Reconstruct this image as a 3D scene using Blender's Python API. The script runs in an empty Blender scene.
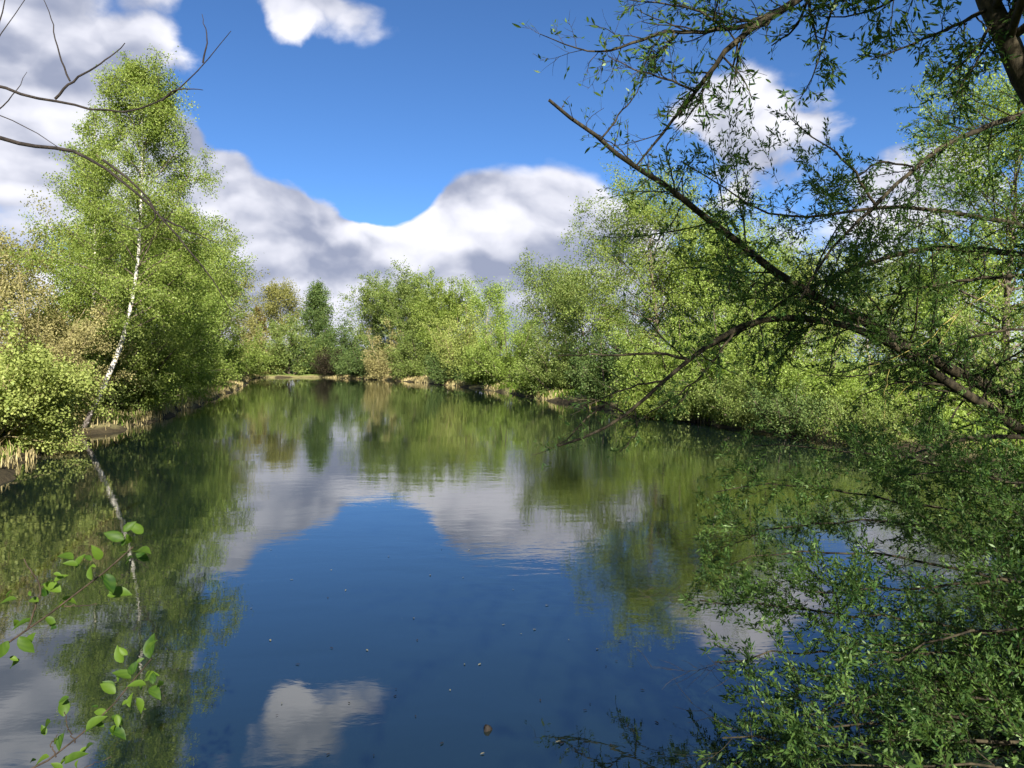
import bpy, math
import numpy as np
from mathutils import Matrix, Vector

R = math.radians
scene = bpy.context.scene
COL = scene.collection

# ------------------------------------------------------------------ camera
F = 760.0            # focal length in pixels of a 1024 px wide frame
EYE = 2.0            # eye height above the water (z = 0)
HORIZON = 362.0      # horizon row of the frame
cam_data = bpy.data.cameras.new("camera")
cam_data.sensor_width = 36.0
cam_data.lens = 36.0 * F / 1024.0
cam_data.shift_y = -(384.0 - HORIZON) / 1024.0
cam_data.clip_start = 0.05
cam_data.clip_end = 6000.0
cam = bpy.data.objects.new("camera", cam_data)
cam.location = (0, 0, EYE)
cam.rotation_euler = (R(90), 0, 0)
COL.objects.link(cam)
scene.camera = cam

# ------------------------------------------------------------------ light and exposure
SUN_ELEV = 30.0
SUN_AZ = 165.0       # clockwise from +Y (the view direction): behind the camera, to the right
SKY_STRENGTH = 0.055
SUN_STRENGTH = 5.0
scene.view_settings.view_transform = 'Standard'
scene.view_settings.look = 'None'
scene.view_settings.exposure = 1.65
scene.view_settings.gamma = 1.0
scene.view_settings.use_curve_mapping = False

sun_data = bpy.data.lights.new("sun", 'SUN')
sun_data.energy = SUN_STRENGTH
sun_data.angle = R(0.6)
sun_data.color = (1.0, 0.94, 0.84)
sun = bpy.data.objects.new("sun", sun_data)
SUN_DIR = Vector((math.sin(R(SUN_AZ)) * math.cos(R(SUN_ELEV)),
                  math.cos(R(SUN_AZ)) * math.cos(R(SUN_ELEV)), math.sin(R(SUN_ELEV))))
sun.rotation_euler = SUN_DIR.to_track_quat('Z', 'Y').to_euler()
sun.location = (10, -20, 30)
COL.objects.link(sun)

scene.render.engine = 'CYCLES'
scene.cycles.max_bounces = 5
scene.cycles.diffuse_bounces = 3
scene.cycles.glossy_bounces = 3
scene.cycles.transmission_bounces = 4
scene.cycles.transparent_max_bounces = 4
scene.cycles.use_adaptive_sampling = True
scene.cycles.adaptive_threshold = 0.02
scene.cycles.caustics_reflective = False
scene.cycles.caustics_refractive = False


class NT:
    """small helper to write shader graphs as expressions"""
    def __init__(self, tree):
        self.t = tree; self.n = tree.nodes; self.l = tree.links

    def node(self, kind, **props):
        nd = self.n.new(kind)
        for k, v in props.items():
            setattr(nd, k, v)
        return nd

    def put(self, sock, v):
        if isinstance(v, bpy.types.NodeSocket):
            self.l.new(v, sock)
        elif v is not None:
            sock.default_value = v

    def math(self, op, a, b=None, c=None, clamp=False):
        nd = self.node('ShaderNodeMath', operation=op, use_clamp=clamp)
        self.put(nd.inputs[0], a); self.put(nd.inputs[1], b)
        if c is not None: self.put(nd.inputs[2], c)
        return nd.outputs[0]

    def vmath(self, op, a, b=None, out=0):
        nd = self.node('ShaderNodeVectorMath', operation=op)
        self.put(nd.inputs[0], a)
        if b is not None: self.put(nd.inputs[1], b)
        return nd.outputs[out]

    def ramp(self, v, lo, hi, a=0.0, b=1.0, smooth=True):
        nd = self.node('ShaderNodeMapRange')
        nd.interpolation_type = 'SMOOTHSTEP' if smooth else 'LINEAR'
        self.put(nd.inputs[0], v)
        for i, x in enumerate((lo, hi, a, b)): self.put(nd.inputs[1 + i], x)
        return nd.outputs[0]

    def noise(self, vec, scale, detail=4.0, rough=0.5, dist=0.0, color=False):
        nd = self.node('ShaderNodeTexNoise')
        if vec is not None: self.put(nd.inputs['Vector'], vec)
        nd.inputs['Scale'].default_value = scale; nd.inputs['Detail'].default_value = detail
        nd.inputs['Roughness'].default_value = rough; nd.inputs['Distortion'].default_value = dist
        return nd.outputs['Color' if color else 'Fac']

    def mix(self, f, a, b, mode='MIX'):
        nd = self.node('ShaderNodeMix', data_type='RGBA', blend_type=mode)
        self.put(nd.inputs[0], f)
        self.put(nd.inputs[6], a if not isinstance(a, tuple) else (*a, 1.0)[:4])
        self.put(nd.inputs[7], b if not isinstance(b, tuple) else (*b, 1.0)[:4])
        return nd.outputs[2]


# ------------------------------------------------------------------ sky with drifting cumulus
world = bpy.data.worlds.new("World")
scene.world = world
world.use_nodes = True
g = NT(world.node_tree)
g.n.clear()
tc = g.node('ShaderNodeTexCoord')
direction = g.vmath('NORMALIZE', tc.outputs['Generated'])
sky = g.node('ShaderNodeTexSky', sky_type='NISHITA')
sky.sun_disc = False
sky.sun_elevation = R(SUN_ELEV)
sky.sun_rotation = R(SUN_AZ)
sky.altitude = 1500
sky.air_density = 0.75
sky.dust_density = 0.1
sky.ozone_density = 2.5

# clouds: (column, row, radius, weight) of soft patches; negative = clear blue
CLOUDS = [
    (-10, 40, 310, 1.20), (40, 200, 300, 1.05), (195, 205, 150, 0.80), (250, 285, 170, 0.75),
    (545, 222, 135, 2.30), (462, 205, 62, 1.35), (640, 300, 200, 0.70),
    (375, 295, 230, 1.15), (300, 245, 150, 0.85), (500, 330, 240, 0.70), (385, 262, 90, 0.80),
    (285, 2, 100, 1.0), (345, 16, 105, 1.15), (392, 46, 65, 1.10), (722, 110, 150, 1.45), (900, 240, 260, 1.00),
    (415, 105, 230, -1.35), (235, 75, 110, -0.65), (222, 5, 75, -0.8), (610, 60, 190, -0.95), (648, 165, 100, -0.95),
    (408, 203, 62, -1.10), (900, 70, 190, -0.50),
]
stretched = g.vmath('MULTIPLY', direction, (1.0, 1.0, 1.55))
wob = g.vmath('SUBTRACT', g.noise(direction, 4.0, 3, 0.5, 0, True), (0.5, 0.5, 0.5))
nd = g.node('ShaderNodeVectorMath', operation='MULTIPLY_ADD')
g.put(nd.inputs[0], wob); nd.inputs[1].default_value = (0.12, 0.03, 0.12); g.put(nd.inputs[2], stretched)
warped = nd.outputs[0]
total = None
for (px_, py_, r_, w_) in CLOUDS:
    c = Vector((px_ - 512, F, HORIZON - py_)); k = F / c.length; c.normalize(); c.z *= 1.55
    ds = g.vmath('DISTANCE', warped, tuple(c), out=1)
    f = g.math('MULTIPLY_ADD', ds, -F / r_ / k, 1.0, clamp=True)
    total = g.math('MULTIPLY', f, w_) if total is None else g.math('MULTIPLY_ADD', f, w_, total)
# the rest of the sky carries the same broken cloud
sep = g.node('ShaderNodeSeparateXYZ'); g.put(sep.inputs[0], direction)
beyond = g.ramp(sep.outputs[1], 0.86, 0.55)
rest = g.math('MULTIPLY', g.ramp(g.noise(stretched, 2.3, 2, 0.5), 0.42, 0.62), 0.7)
total = g.math('MULTIPLY_ADD', rest, beyond, total)
total = g.math('ADD', total, g.ramp(sep.outputs[2], 0.13, 0.02, 0.0, 0.75))
fine = g.noise(warped, 7.5, 8, 0.60)
SH = (3.1, 1.7, 0.4)
shape_a = g.noise(g.vmath('ADD', warped, SH), 5.0, 5, 0.5)
shape_b = g.noise(g.vmath('ADD', warped, (SH[0] + 0.024, SH[1] - 0.01, SH[2] + 0.075)), 5.0, 5, 0.5)


def billow(vec):
    v = g.node('ShaderNodeTexVoronoi', feature='F1')
    g.put(v.inputs['Vector'], vec)
    v.inputs['Scale'].default_value = 13.0; v.inputs['Detail'].default_value = 1.0; v.inputs['Roughness'].default_value = 0.45
    return v.outputs['Distance']


nd = g.node('ShaderNodeVectorMath', operation='MULTIPLY_ADD')
g.put(nd.inputs[0], g.vmath('SUBTRACT', g.noise(direction, 16.0, 3, 0.55, 0, True), (0.5, 0.5, 0.5)))
nd.inputs[1].default_value = (0.05, 0.05, 0.05); g.put(nd.inputs[2], warped)
puff_a = billow(nd.outputs[0])
puff_b = billow(g.vmath('ADD', nd.outputs[0], (0.010, 0.0, 0.026)))
dens = g.math('MULTIPLY_ADD', g.math('SUBTRACT', fine, 0.5), 1.30, total)
dens = g.math('MULTIPLY_ADD', g.math('SUBTRACT', shape_a, 0.5), 0.9, dens)
dens = g.math('MULTIPLY_ADD', g.math('SUBTRACT', 0.42, puff_a), 0.55, dens)
veil = g.math('MULTIPLY_ADD', g.ramp(g.noise(stretched, 3.3, 2, 0.5), 0.40, 0.62), 0.42, 0.48)
alpha = g.ramp(dens, 0.17, veil)
core = g.ramp(dens, 0.45, 1.5)
shade = g.math('MULTIPLY_ADD', g.math('SUBTRACT', fine, 0.5), 0.30, g.math('SUBTRACT', shape_a, shape_b))
shade = g.math('MULTIPLY_ADD', g.math('SUBTRACT', puff_b, puff_a), 0.26, shade)
lit = g.ramp(shade, -0.26, 0.24)
lit = g.math('SUBTRACT', lit, g.math('MULTIPLY', core, 0.10), clamp=True)
cloud_col = g.mix(lit, (2.1, 2.35, 3.2), (6.3, 6.3, 6.8))
sky_col = g.mix(1.0, sky.outputs[0], (0.52, 0.76, 0.98), 'MULTIPLY')
bg = g.node('ShaderNodeBackground')
g.put(bg.inputs[0], g.mix(alpha, sky_col, cloud_col))
bg.inputs[1].default_value = SKY_STRENGTH
wo = g.node('ShaderNodeOutputWorld')
g.l.new(bg.outputs[0], wo.inputs[0])
world.cycles.sampling_method = 'MANUAL'
world.cycles.sample_map_resolution = 512


# ------------------------------------------------------------------ materials
def new_mat(name):
    m = bpy.data.materials.new(name); m.use_nodes = True
    t = NT(m.node_tree); t.n.clear()
    out = t.node('ShaderNodeOutputMaterial')
    return m, t, out


def leaf_mat(name, dark, light, trans=0.42, gloss=0.0):
    m, t, out = new_mat(name)
    at = t.node('ShaderNodeAttribute', attribute_name='tint')
    tint = at.outputs['Fac']
    c = t.mix(tint, dark, light)
    d = t.node('ShaderNodeBsdfDiffuse'); t.put(d.inputs[0], c)
    tr = t.node('ShaderNodeBsdfTranslucent')
    t.put(tr.inputs[0], t.mix(1.0, c, (1.35, 1.30, 0.55), 'MULTIPLY'))
    mx = t.node('ShaderNodeMixShader'); mx.inputs[0].default_value = trans
    t.l.new(d.outputs[0], mx.inputs[1]); t.l.new(tr.outputs[0], mx.inputs[2])
    last = mx.outputs[0]
    if gloss:
        gl = t.node('ShaderNodeBsdfGlossy'); gl.inputs['Roughness'].default_value = 0.42
        gl.inputs['Color'].default_value = (0.8, 0.95, 0.6, 1)
        m2 = t.node('ShaderNodeMixShader'); m2.inputs[0].default_value = gloss
        t.l.new(last, m2.inputs[1]); t.l.new(gl.outputs[0], m2.inputs[2]); last = m2.outputs[0]
    t.l.new(last, out.inputs[0])
    return m


def big_leaf_mat(name, dark, light):
    m, t, out = new_mat(name)
    oi = t.node('ShaderNodeObjectInfo')
    tcn = t.node('ShaderNodeTexCoord')
    c = t.mix(oi.outputs['Random'], dark, light)
    vein = t.node('ShaderNodeTexWave', wave_type='BANDS', bands_direction='DIAGONAL')
    t.put(vein.inputs['Vector'], tcn.outputs['Object'])
    vein.inputs['Scale'].default_value = 2.2; vein.inputs['Distortion'].default_value = 1.0
    c = t.mix(t.math('MULTIPLY', vein.outputs['Fac'], 0.22), c, light)
    p = t.node('ShaderNodeBsdfPrincipled'); t.put(p.inputs['Base Color'], c)
    p.inputs['Roughness'].default_value = 0.5; p.inputs['Specular IOR Level'].default_value = 0.22
    tr = t.node('ShaderNodeBsdfTranslucent')
    t.put(tr.inputs[0], t.mix(1.0, c, (1.5, 1.45, 0.5), 'MULTIPLY'))
    mx = t.node('ShaderNodeMixShader'); mx.inputs[0].default_value = 0.55
    t.l.new(p.outputs[0], mx.inputs[1]); t.l.new(tr.outputs[0], mx.inputs[2])
    t.l.new(mx.outputs[0], out.inputs[0])
    return m


def bark_mat(name, dark, light, scale=14.0, stretch=(1, 1, 0.25), bump=0.4):
    m, t, out = new_mat(name)
    tcn = t.node('ShaderNodeTexCoord')
    v = t.vmath('MULTIPLY', tcn.outputs['Object'], stretch)
    n = t.noise(v, scale, 5, 0.6)
    big = t.noise(tcn.outputs['Object'], 1.7, 2, 0.5)
    f = t.math('ADD', t.ramp(n, 0.33, 0.68), t.math('MULTIPLY', t.math('SUBTRACT', big, 0.5), 0.8), clamp=True)
    p = t.node('ShaderNodeBsdfPrincipled'); p.inputs['Roughness'].default_value = 0.85
    p.inputs['Specular IOR Level'].default_value = 0.2
    t.put(p.inputs['Base Color'], t.mix(f, dark, light))
    b = t.node('ShaderNodeBump'); b.inputs['Strength'].default_value = bump; b.inputs['Distance'].default_value = 0.02
    t.put(b.inputs['Height'], n); t.l.new(b.outputs[0], p.inputs['Normal'])
    t.l.new(p.outputs[0], out.inputs[0])
    return m


M = {}
M['birch_leaf'] = leaf_mat('birch_leaf', (0.095, 0.150, 0.020), (0.285, 0.340, 0.090), 0.47, 0.010)
M['fresh_leaf'] = leaf_mat('fresh_leaf', (0.120, 0.190, 0.024), (0.315, 0.390, 0.110), 0.47, 0.010)
M['olive_leaf'] = leaf_mat('olive_leaf', (0.110, 0.120, 0.034), (0.280, 0.265, 0.095), 0.40)
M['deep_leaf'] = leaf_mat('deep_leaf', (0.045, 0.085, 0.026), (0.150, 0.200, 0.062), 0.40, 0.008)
M['pale_leaf'] = leaf_mat('pale_leaf', (0.165, 0.210, 0.050), (0.340, 0.380, 0.115), 0.42, 0.008)
M['mid_leaf'] = leaf_mat('mid_leaf', (0.085, 0.135, 0.028), (0.240, 0.285, 0.088), 0.44, 0.010)
M['rust_leaf'] = leaf_mat('rust_leaf', (0.022, 0.020, 0.014), (0.060, 0.050, 0.030), 0.35)
M['tan_leaf'] = leaf_mat('tan_leaf', (0.170, 0.155, 0.060), (0.350, 0.320, 0.145), 0.35)
M['conifer_leaf'] = leaf_mat('conifer_leaf', (0.075, 0.066, 0.020), (0.160, 0.125, 0.042), 0.2)
M['willow_leaf'] = leaf_mat('willow_leaf', (0.026, 0.068, 0.017), (0.105, 0.170, 0.040), 0.42, 0.016)
M['sapling_leaf'] = big_leaf_mat('sapling_leaf', (0.014, 0.050, 0.007), (0.110, 0.185, 0.020))
M['willow_leaf_single'] = big_leaf_mat('willow_leaf_single', (0.026, 0.068, 0.016), (0.085, 0.145, 0.034))
M['dry_grass'] = leaf_mat('dry_grass', (0.260, 0.210, 0.090), (0.460, 0.390, 0.210), 0.3)
M['grass'] = leaf_mat('grass', (0.090, 0.170, 0.020), (0.240, 0.320, 0.060), 0.4)
M['bark'] = bark_mat('bark', (0.045, 0.033, 0.024), (0.150, 0.120, 0.090))
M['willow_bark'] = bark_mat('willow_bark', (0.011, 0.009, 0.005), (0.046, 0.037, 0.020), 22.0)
M['pale_bark'] = bark_mat('pale_bark', (0.130, 0.110, 0.080), (0.300, 0.270, 0.210))
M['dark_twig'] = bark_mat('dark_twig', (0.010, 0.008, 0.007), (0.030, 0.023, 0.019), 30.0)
M['olive_twig'] = bark_mat('olive_twig', (0.130, 0.105, 0.045), (0.260, 0.220, 0.110), 9.0)
M['yellow_twig'] = bark_mat('yellow_twig', (0.20, 0.17, 0.04), (0.34, 0.29, 0.09), 9.0)
M['sapling_stem'] = bark_mat('sapling_stem', (0.020, 0.014, 0.010), (0.055, 0.038, 0.025), 40.0)


def birch_bark():
    m, t, out = new_mat('birch_bark')
    tcn = t.node('ShaderNodeTexCoord')
    o = tcn.outputs['Object']
    bands = t.noise(t.vmath('MULTIPLY', o, (1.6, 1.6, 9.0)), 2.4, 4, 0.6)
    lump = t.noise(o, 3.4, 3, 0.6)
    sep = t.node('ShaderNodeSeparateXYZ'); t.put(sep.inputs[0], o)
    low = t.ramp(sep.outputs[2], 1.6, 0.0, 0.0, 0.22)
    f = t.ramp(t.math('ADD', t.math('ADD', bands, t.math('MULTIPLY', lump, 0.35)), low), 0.72, 0.80)
    p = t.node('ShaderNodeBsdfPrincipled'); p.inputs['Roughness'].default_value = 0.7
    t.put(p.inputs['Base Color'], t.mix(f, (0.52, 0.49, 0.43), (0.06, 0.048, 0.038)))
    b = t.node('ShaderNodeBump'); b.inputs['Strength'].default_value = 0.3; b.inputs['Distance'].default_value = 0.02
    t.put(b.inputs['Height'], bands); t.l.new(b.outputs[0], p.inputs['Normal'])
    t.l.new(p.outputs[0], out.inputs[0])
    return m


M['birch_bark'] = birch_bark()


def ground_mat():
    m, t, out = new_mat('bank_ground')
    geo = t.node('ShaderNodeNewGeometry')
    at = t.node('ShaderNodeAttribute', attribute_name='shore')
    n1 = t.noise(geo.outputs['Position'], 0.55, 5, 0.6)
    n2 = t.noise(geo.outputs['Position'], 5.0, 5, 0.65)
    grass = t.mix(n2, (0.050, 0.095, 0.018), (0.170, 0.215, 0.045))
    straw = t.mix(n2, (0.070, 0.070, 0.026), (0.240, 0.205, 0.100))
    mud = t.mix(n2, (0.022, 0.018, 0.010), (0.060, 0.048, 0.028))
    edge = t.math('ADD', at.outputs['Fac'], t.math('MULTIPLY', t.math('SUBTRACT', n1, 0.5), 2.2))
    c = t.mix(t.ramp(edge, 0.5, 1.5), straw, grass)
    c = t.mix(t.ramp(edge, 0.05, 0.40), mud, c)
    p = t.node('ShaderNodeBsdfPrincipled'); p.inputs['Roughness'].default_value = 0.95
    p.inputs['Specular IOR Level'].default_value = 0.1
    t.put(p.inputs['Base Color'], c)
    b = t.node('ShaderNodeBump'); b.inputs['Strength'].default_value = 0.8; b.inputs['Distance'].default_value = 0.08
    t.put(b.inputs['Height'], n2); t.l.new(b.outputs[0], p.inputs['Normal'])
    t.l.new(p.outputs[0], out.inputs[0])
    return m


def water_mat():
    m, t, out = new_mat('pond_water')
    geo = t.node('ShaderNodeNewGeometry')
    pos = geo.outputs['Position']
    # breeze: wind patches ruffle the middle of the pond, the shallows by the banks stay calm
    patch = t.ramp(t.noise(t.vmath('MULTIPLY', pos, (0.6, 1.0, 1.0)), 0.11, 3, 0.5), 0.42, 0.62)
    swell = t.noise(t.vmath('MULTIPLY', pos, (0.55, 1.0, 1.0)), 0.9, 3, 0.5, 0.4)
    ripple = t.noise(t.vmath('MULTIPLY', pos, (0.45, 1.0, 1.0)), 5.5, 3, 0.55, 0.6)
    fine = t.noise(t.vmath('MULTIPLY', pos, (0.6, 1.0, 1.0)), 19.0, 2, 0.5, 0.3)
    h = t.math('MULTIPLY', swell, 0.0036)
    h = t.math('ADD', h, t.math('MULTIPLY', ripple, t.math('MULTIPLY_ADD', patch, 0.0016, 0.00032)))
    h = t.math('ADD', h, t.math('MULTIPLY', fine, t.math('MULTIPLY_ADD', patch, 0.0004, 0.00015)))
    b = t.node('ShaderNodeBump'); b.inputs['Strength'].default_value = 1.0; b.inputs['Distance'].default_value = 1.0
    t.put(b.inputs['Height'], h)
    p = t.node('ShaderNodeBsdfPrincipled')
    murk = t.noise(pos, 0.25, 3, 0.5)
    t.put(p.inputs['Base Color'], t.mix(murk, (0.0030, 0.0070, 0.0080), (0.0055, 0.0110, 0.0070)))
    sp = t.node('ShaderNodeTexVoronoi', feature='F1'); t.put(sp.inputs['Vector'], pos); sp.inputs['Scale'].default_value = 7.0
    sc = t.node('ShaderNodeSeparateColor'); t.put(sc.inputs[0], sp.outputs['Color'])
    drift = t.ramp(t.noise(pos, 0.45, 3, 0.6), 0.38, 0.62)
    size = t.math('MULTIPLY', sc.outputs[0], t.math('MULTIPLY', drift, 0.055))
    speck = t.math('LESS_THAN', sp.outputs['Distance'], t.math('SUBTRACT', size, 0.012))
    dusty = t.mix(speck, t.mix(murk, (0.0030, 0.0070, 0.0080), (0.0055, 0.0110, 0.0070)), (0.16, 0.16, 0.12))
    t.put(p.inputs['Base Color'], dusty)
    p.inputs['Roughness'].default_value = 0.015
    p.inputs['IOR'].default_value = 2.3
    p.inputs['Specular IOR Level'].default_value = 0.5
    t.l.new(b.outputs[0], p.inputs['Normal'])
    t.l.new(p.outputs[0], out.inputs[0])
    return m


M['ground'] = ground_mat()
M['water'] = water_mat()


# ------------------------------------------------------------------ mesh helpers
def mesh_obj(name, verts, quads=None, tris=None, mat=None, parent=None, tint=None, smooth=False):
    """verts (n,3) float; quads (m,4) and tris (k,3) ints; tint per face"""
    verts = np.asarray(verts, np.float32)
    nq = 0 if quads is None else len(quads)
    nt = 0 if tris is None else len(tris)
    me = bpy.data.meshes.new(name)
    me.vertices.add(len(verts)); me.vertices.foreach_set('co', verts.ravel())
    loops = []
    if nq: loops.append(np.asarray(quads, np.int32).ravel())
    if nt: loops.append(np.asarray(tris, np.int32).ravel())
    lp = np.concatenate(loops)
    me.loops.add(len(lp)); me.loops.foreach_set('vertex_index', lp)
    starts = np.concatenate([np.arange(nq) * 4, nq * 4 + np.arange(nt) * 3]).astype(np.int32)
    me.polygons.add(nq + nt); me.polygons.foreach_set('loop_start', starts)
    me.update(calc_edges=True)
    if smooth: me.polygons.foreach_set('use_smooth', np.ones(nq + nt, bool))
    if tint is not None:
        a = me.attributes.new('tint', 'FLOAT', 'FACE'); a.data.foreach_set('value', np.asarray(tint, np.float32))
    if mat is not None: me.materials.append(mat)
    o = bpy.data.objects.new(name, me); COL.objects.link(o)
    if parent is not None: o.parent = parent
    return o


def thing(name, label, cat, loc, group=None):
    o = bpy.data.objects.new(name, None); COL.objects.link(o)
    o.empty_display_size = 0.3
    o.location = loc; o['label'] = label; o['category'] = cat
    if group: o['group'] = group
    return o


def tag(o, label, cat, group=None):
    o['label'] = label; o['category'] = cat
    if group: o['group'] = group
    return o


def unit(v):
    return v / np.maximum(np.linalg.norm(v, axis=-1, keepdims=True), 1e-9)


def at(px, py, d):
    return np.array([(px - 512.0) / F * d, d, EYE + (HORIZON - py) / F * d])


def perp(d, rng):
    r = rng.normal(size=d.shape)
    return unit(r - d * np.sum(r * d, -1, keepdims=True))


class Level:
    """a set of branches: points (n,s,3) and radii (n,s)"""
    def __init__(self, P, Rd):
        self.P = P; self.R = Rd

    def lengths(self):
        return np.linalg.norm(np.diff(self.P, axis=1), axis=2).sum(1)

    def sample(self, idx, t):
        n = self.P.shape[1] - 1
        f = np.clip(t, 0, 1) * n; i = np.minimum(f.astype(int), n - 1); w = (f - i)[:, None]
        a, b = self.P[idx, i], self.P[idx, i + 1]
        r = self.R[idx, i] * (1 - w[:, 0]) + self.R[idx, i + 1] * w[:, 0]
        return a * (1 - w) + b * w, unit(b - a), r


def grow(start, d, length, r0, r1, seg, wobble, pull, rng):
    n = len(start); P = np.zeros((n, seg + 1, 3)); P[:, 0] = start
    d = unit(d.copy()); step = (length / seg)[:, None]
    pull = np.asarray(pull, float)
    for s in range(seg):
        d = unit(d + wobble * rng.normal(size=(n, 3)) + pull / seg)
        P[:, s + 1] = P[:, s] + d * step
    k = np.linspace(0, 1, seg + 1)[None]
    return Level(P, r0[:, None] * (1 - k) + r1[:, None] * k)


def spawn(par, n, t0, t1, ang, ang_sd, ratio, seg, wobble, pull, rng, thin=0.5, min_len=0.0, taper=0.35,
          shape=None, weights=None):
    """n children for each parent, spread along t0..t1"""
    N = len(par.P)
    if weights is None:
        idx = np.repeat(np.arange(N), n)
        t = (np.tile(np.arange(n), N) + rng.random(N * n)) / n
    else:
        idx = np.repeat(np.arange(N), weights); t = rng.random(len(idx))
    t = t0 + (t1 - t0) * t
    pos, d, r = par.sample(idx, t)
    a = np.radians(ang + ang_sd * rng.normal(size=len(idx)))[:, None]
    nd = d * np.cos(a) + perp(d, rng) * np.sin(a)
    L = par.lengths()[idx] * ratio * (0.65 + 0.7 * rng.random(len(idx)))
    L = L * (shape(t) if shape is not None else (1.15 - 0.6 * t))
    L = np.maximum(L, min_len)
    rr = np.maximum(r * thin, 0.0015)
    return grow(pos, nd, L, rr, rr * taper, seg, wobble, pull, rng)


def tubes(levels):
    """levels: list of (Level, sides) -> verts, quads"""
    V, Q, off = [], [], 0
    for lv, m in levels:
        P, Rd = lv.P, lv.R
        n, s = P.shape[:2]
        if n == 0: continue
        tan = np.zeros_like(P)
        tan[:, 1:-1] = P[:, 2:] - P[:, :-2]; tan[:, 0] = P[:, 1] - P[:, 0]; tan[:, -1] = P[:, -1] - P[:, -2]
        tan = unit(tan)
        mean = unit(P[:, -1] - P[:, 0] + 1e-6)
        ref = np.where(np.abs(mean[:, 2:3]) > 0.85, np.array([[1.0, 0.13, 0.05]]), np.array([[0.1, 0.07, 1.0]]))
        u = np.repeat(ref[:, None], s, 1)
        u = unit(u - tan * np.sum(u * tan, -1, keepdims=True))
        v = np.cross(tan, u)
        a = np.linspace(0, 2 * np.pi, m, endpoint=False)
        ring = (P[:, :, None] + Rd[:, :, None, None] *
                (u[:, :, None] * np.cos(a)[None, None, :, None] + v[:, :, None] * np.sin(a)[None, None, :, None]))
        V.append(ring.reshape(-1, 3))
        b = np.arange(n)[:, None, None] * s * m + np.arange(s - 1)[None, :, None] * m
        j = np.arange(m)[None, None]; j2 = (j + 1) % m
        Q.append((np.stack([b + j, b + j2, b + m + j2, b + m + j], -1).reshape(-1, 4)) + off)
        off += n * s * m
    return np.concatenate(V), np.concatenate(Q)


def pick_leaves(lv, n, rng, t0=0.1, t1=1.0, jitter=0.0, hang=0.25, up=0.5, along=0.6):
    N = len(lv.P)
    L = lv.lengths(); pr = L / L.sum()
    idx = rng.choice(N, n, p=pr)
    t = t0 + (t1 - t0) * rng.random(n)
    pos, d, _ = lv.sample(idx, t)
    pos = pos + jitter * rng.normal(size=pos.shape)
    axis = unit(d * along + rng.normal(size=pos.shape) * 0.6 + np.array([0, 0, -hang]))
    nr = rng.normal(size=pos.shape) + np.array([0, 0, up])
    nr = unit(nr - axis * np.sum(nr * axis, -1, keepdims=True))
    branch_tone = rng.normal(size=N) * 0.16
    tint = np.clip(0.45 + branch_tone[idx] + 0.24 * rng.normal(size=n), 0, 1)
    return pos, axis, nr, tint


def leaf_quads(pos, axis, nr, length, width):
    n = len(pos); side = np.cross(nr, axis)
    L = np.broadcast_to(length, (n,))[:, None]; W = np.broadcast_to(width, (n,))[:, None]
    V = np.stack([pos, pos + axis * L * 0.45 + side * W * 0.5, pos + axis * L,
                  pos + axis * L * 0.45 - side * W * 0.5], 1).reshape(-1, 3)
    Q = np.arange(n * 4).reshape(n, 4)
    return V, Q


def leaf_tris(pos, axis, nr, length, width):
    n = len(pos); side = np.cross(nr, axis)
    L = np.broadcast_to(length, (n,))[:, None]; W = np.broadcast_to(width, (n,))[:, None]
    V = np.stack([pos, pos + axis * L * 0.8 + side * W * 0.6, pos + axis * L * 0.9 - side * W * 0.5], 1).reshape(-1, 3)
    return V, np.arange(n * 3).reshape(n, 3)


def leaf_blades(pos, axis, nr, length, width):
    """narrow folded leaves: two quads each"""
    n = len(pos); side = np.cross(nr, axis)
    L = np.broadcast_to(length, (n,))[:, None]; W = np.broadcast_to(width, (n,))[:, None]
    lift = nr * W * 0.22; droop = -nr * L * 0.10
    V = np.stack([pos,
                  pos + axis * L * 0.30 + side * W * 0.45 + lift, pos + axis * L * 0.65 + side * W * 0.42 + lift + droop * 0.3,
                  pos + axis * L + droop,
                  pos + axis * L * 0.65 - side * W * 0.42 + lift + droop * 0.3, pos + axis * L * 0.30 - side * W * 0.45 + lift], 1)
    b = np.arange(n)[:, None] * 6
    Q = np.concatenate([b + np.array([[0, 1, 2, 3]]), b + np.array([[0, 3, 4, 5]])], 1).reshape(-1, 4)
    return V.reshape(-1, 3), Q


# ------------------------------------------------------------------ the pond and its banks
SHORE = np.array([
    (-2.4, 1.9), (-3.6, 2.6), (-5.2, 4.3), (-6.6, 7.0), (-7.9, 10.2), (-8.9, 13.2), (-9.6, 15.2), (-10.4, 17.3), (-11.9, 20.2),
    (-11.3, 21.9), (-11.9, 25.0), (-12.9, 29.0), (-14.5, 35.0), (-16.7, 43.0), (-19.7, 54.0), (-23.3, 66.0),
    (-27.4, 79.0), (-31.5, 91.0), (-31.8, 96.5), (-28.0, 98.5), (-23.5, 97.0), (-19.6, 92.5), (-15.0, 86.0), (-11.6, 79.0),
    (-8.6, 73.0), (-6.2, 67.0), (-4.0, 61.0), (-2.2, 55.5), (-0.4, 49.0), (1.1, 43.0), (2.6, 36.5), (3.8, 32.0), (5.1, 28.0),
    (5.9, 25.6), (7.0, 22.6), (8.1, 18.6), (9.0, 16.2), (9.1, 13.8), (8.0, 11.4), (7.0, 9.4), (6.2, 7.2), (5.3, 5.2),
    (4.2, 3.5), (2.8, 2.3), (0.6, 1.8)])


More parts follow.
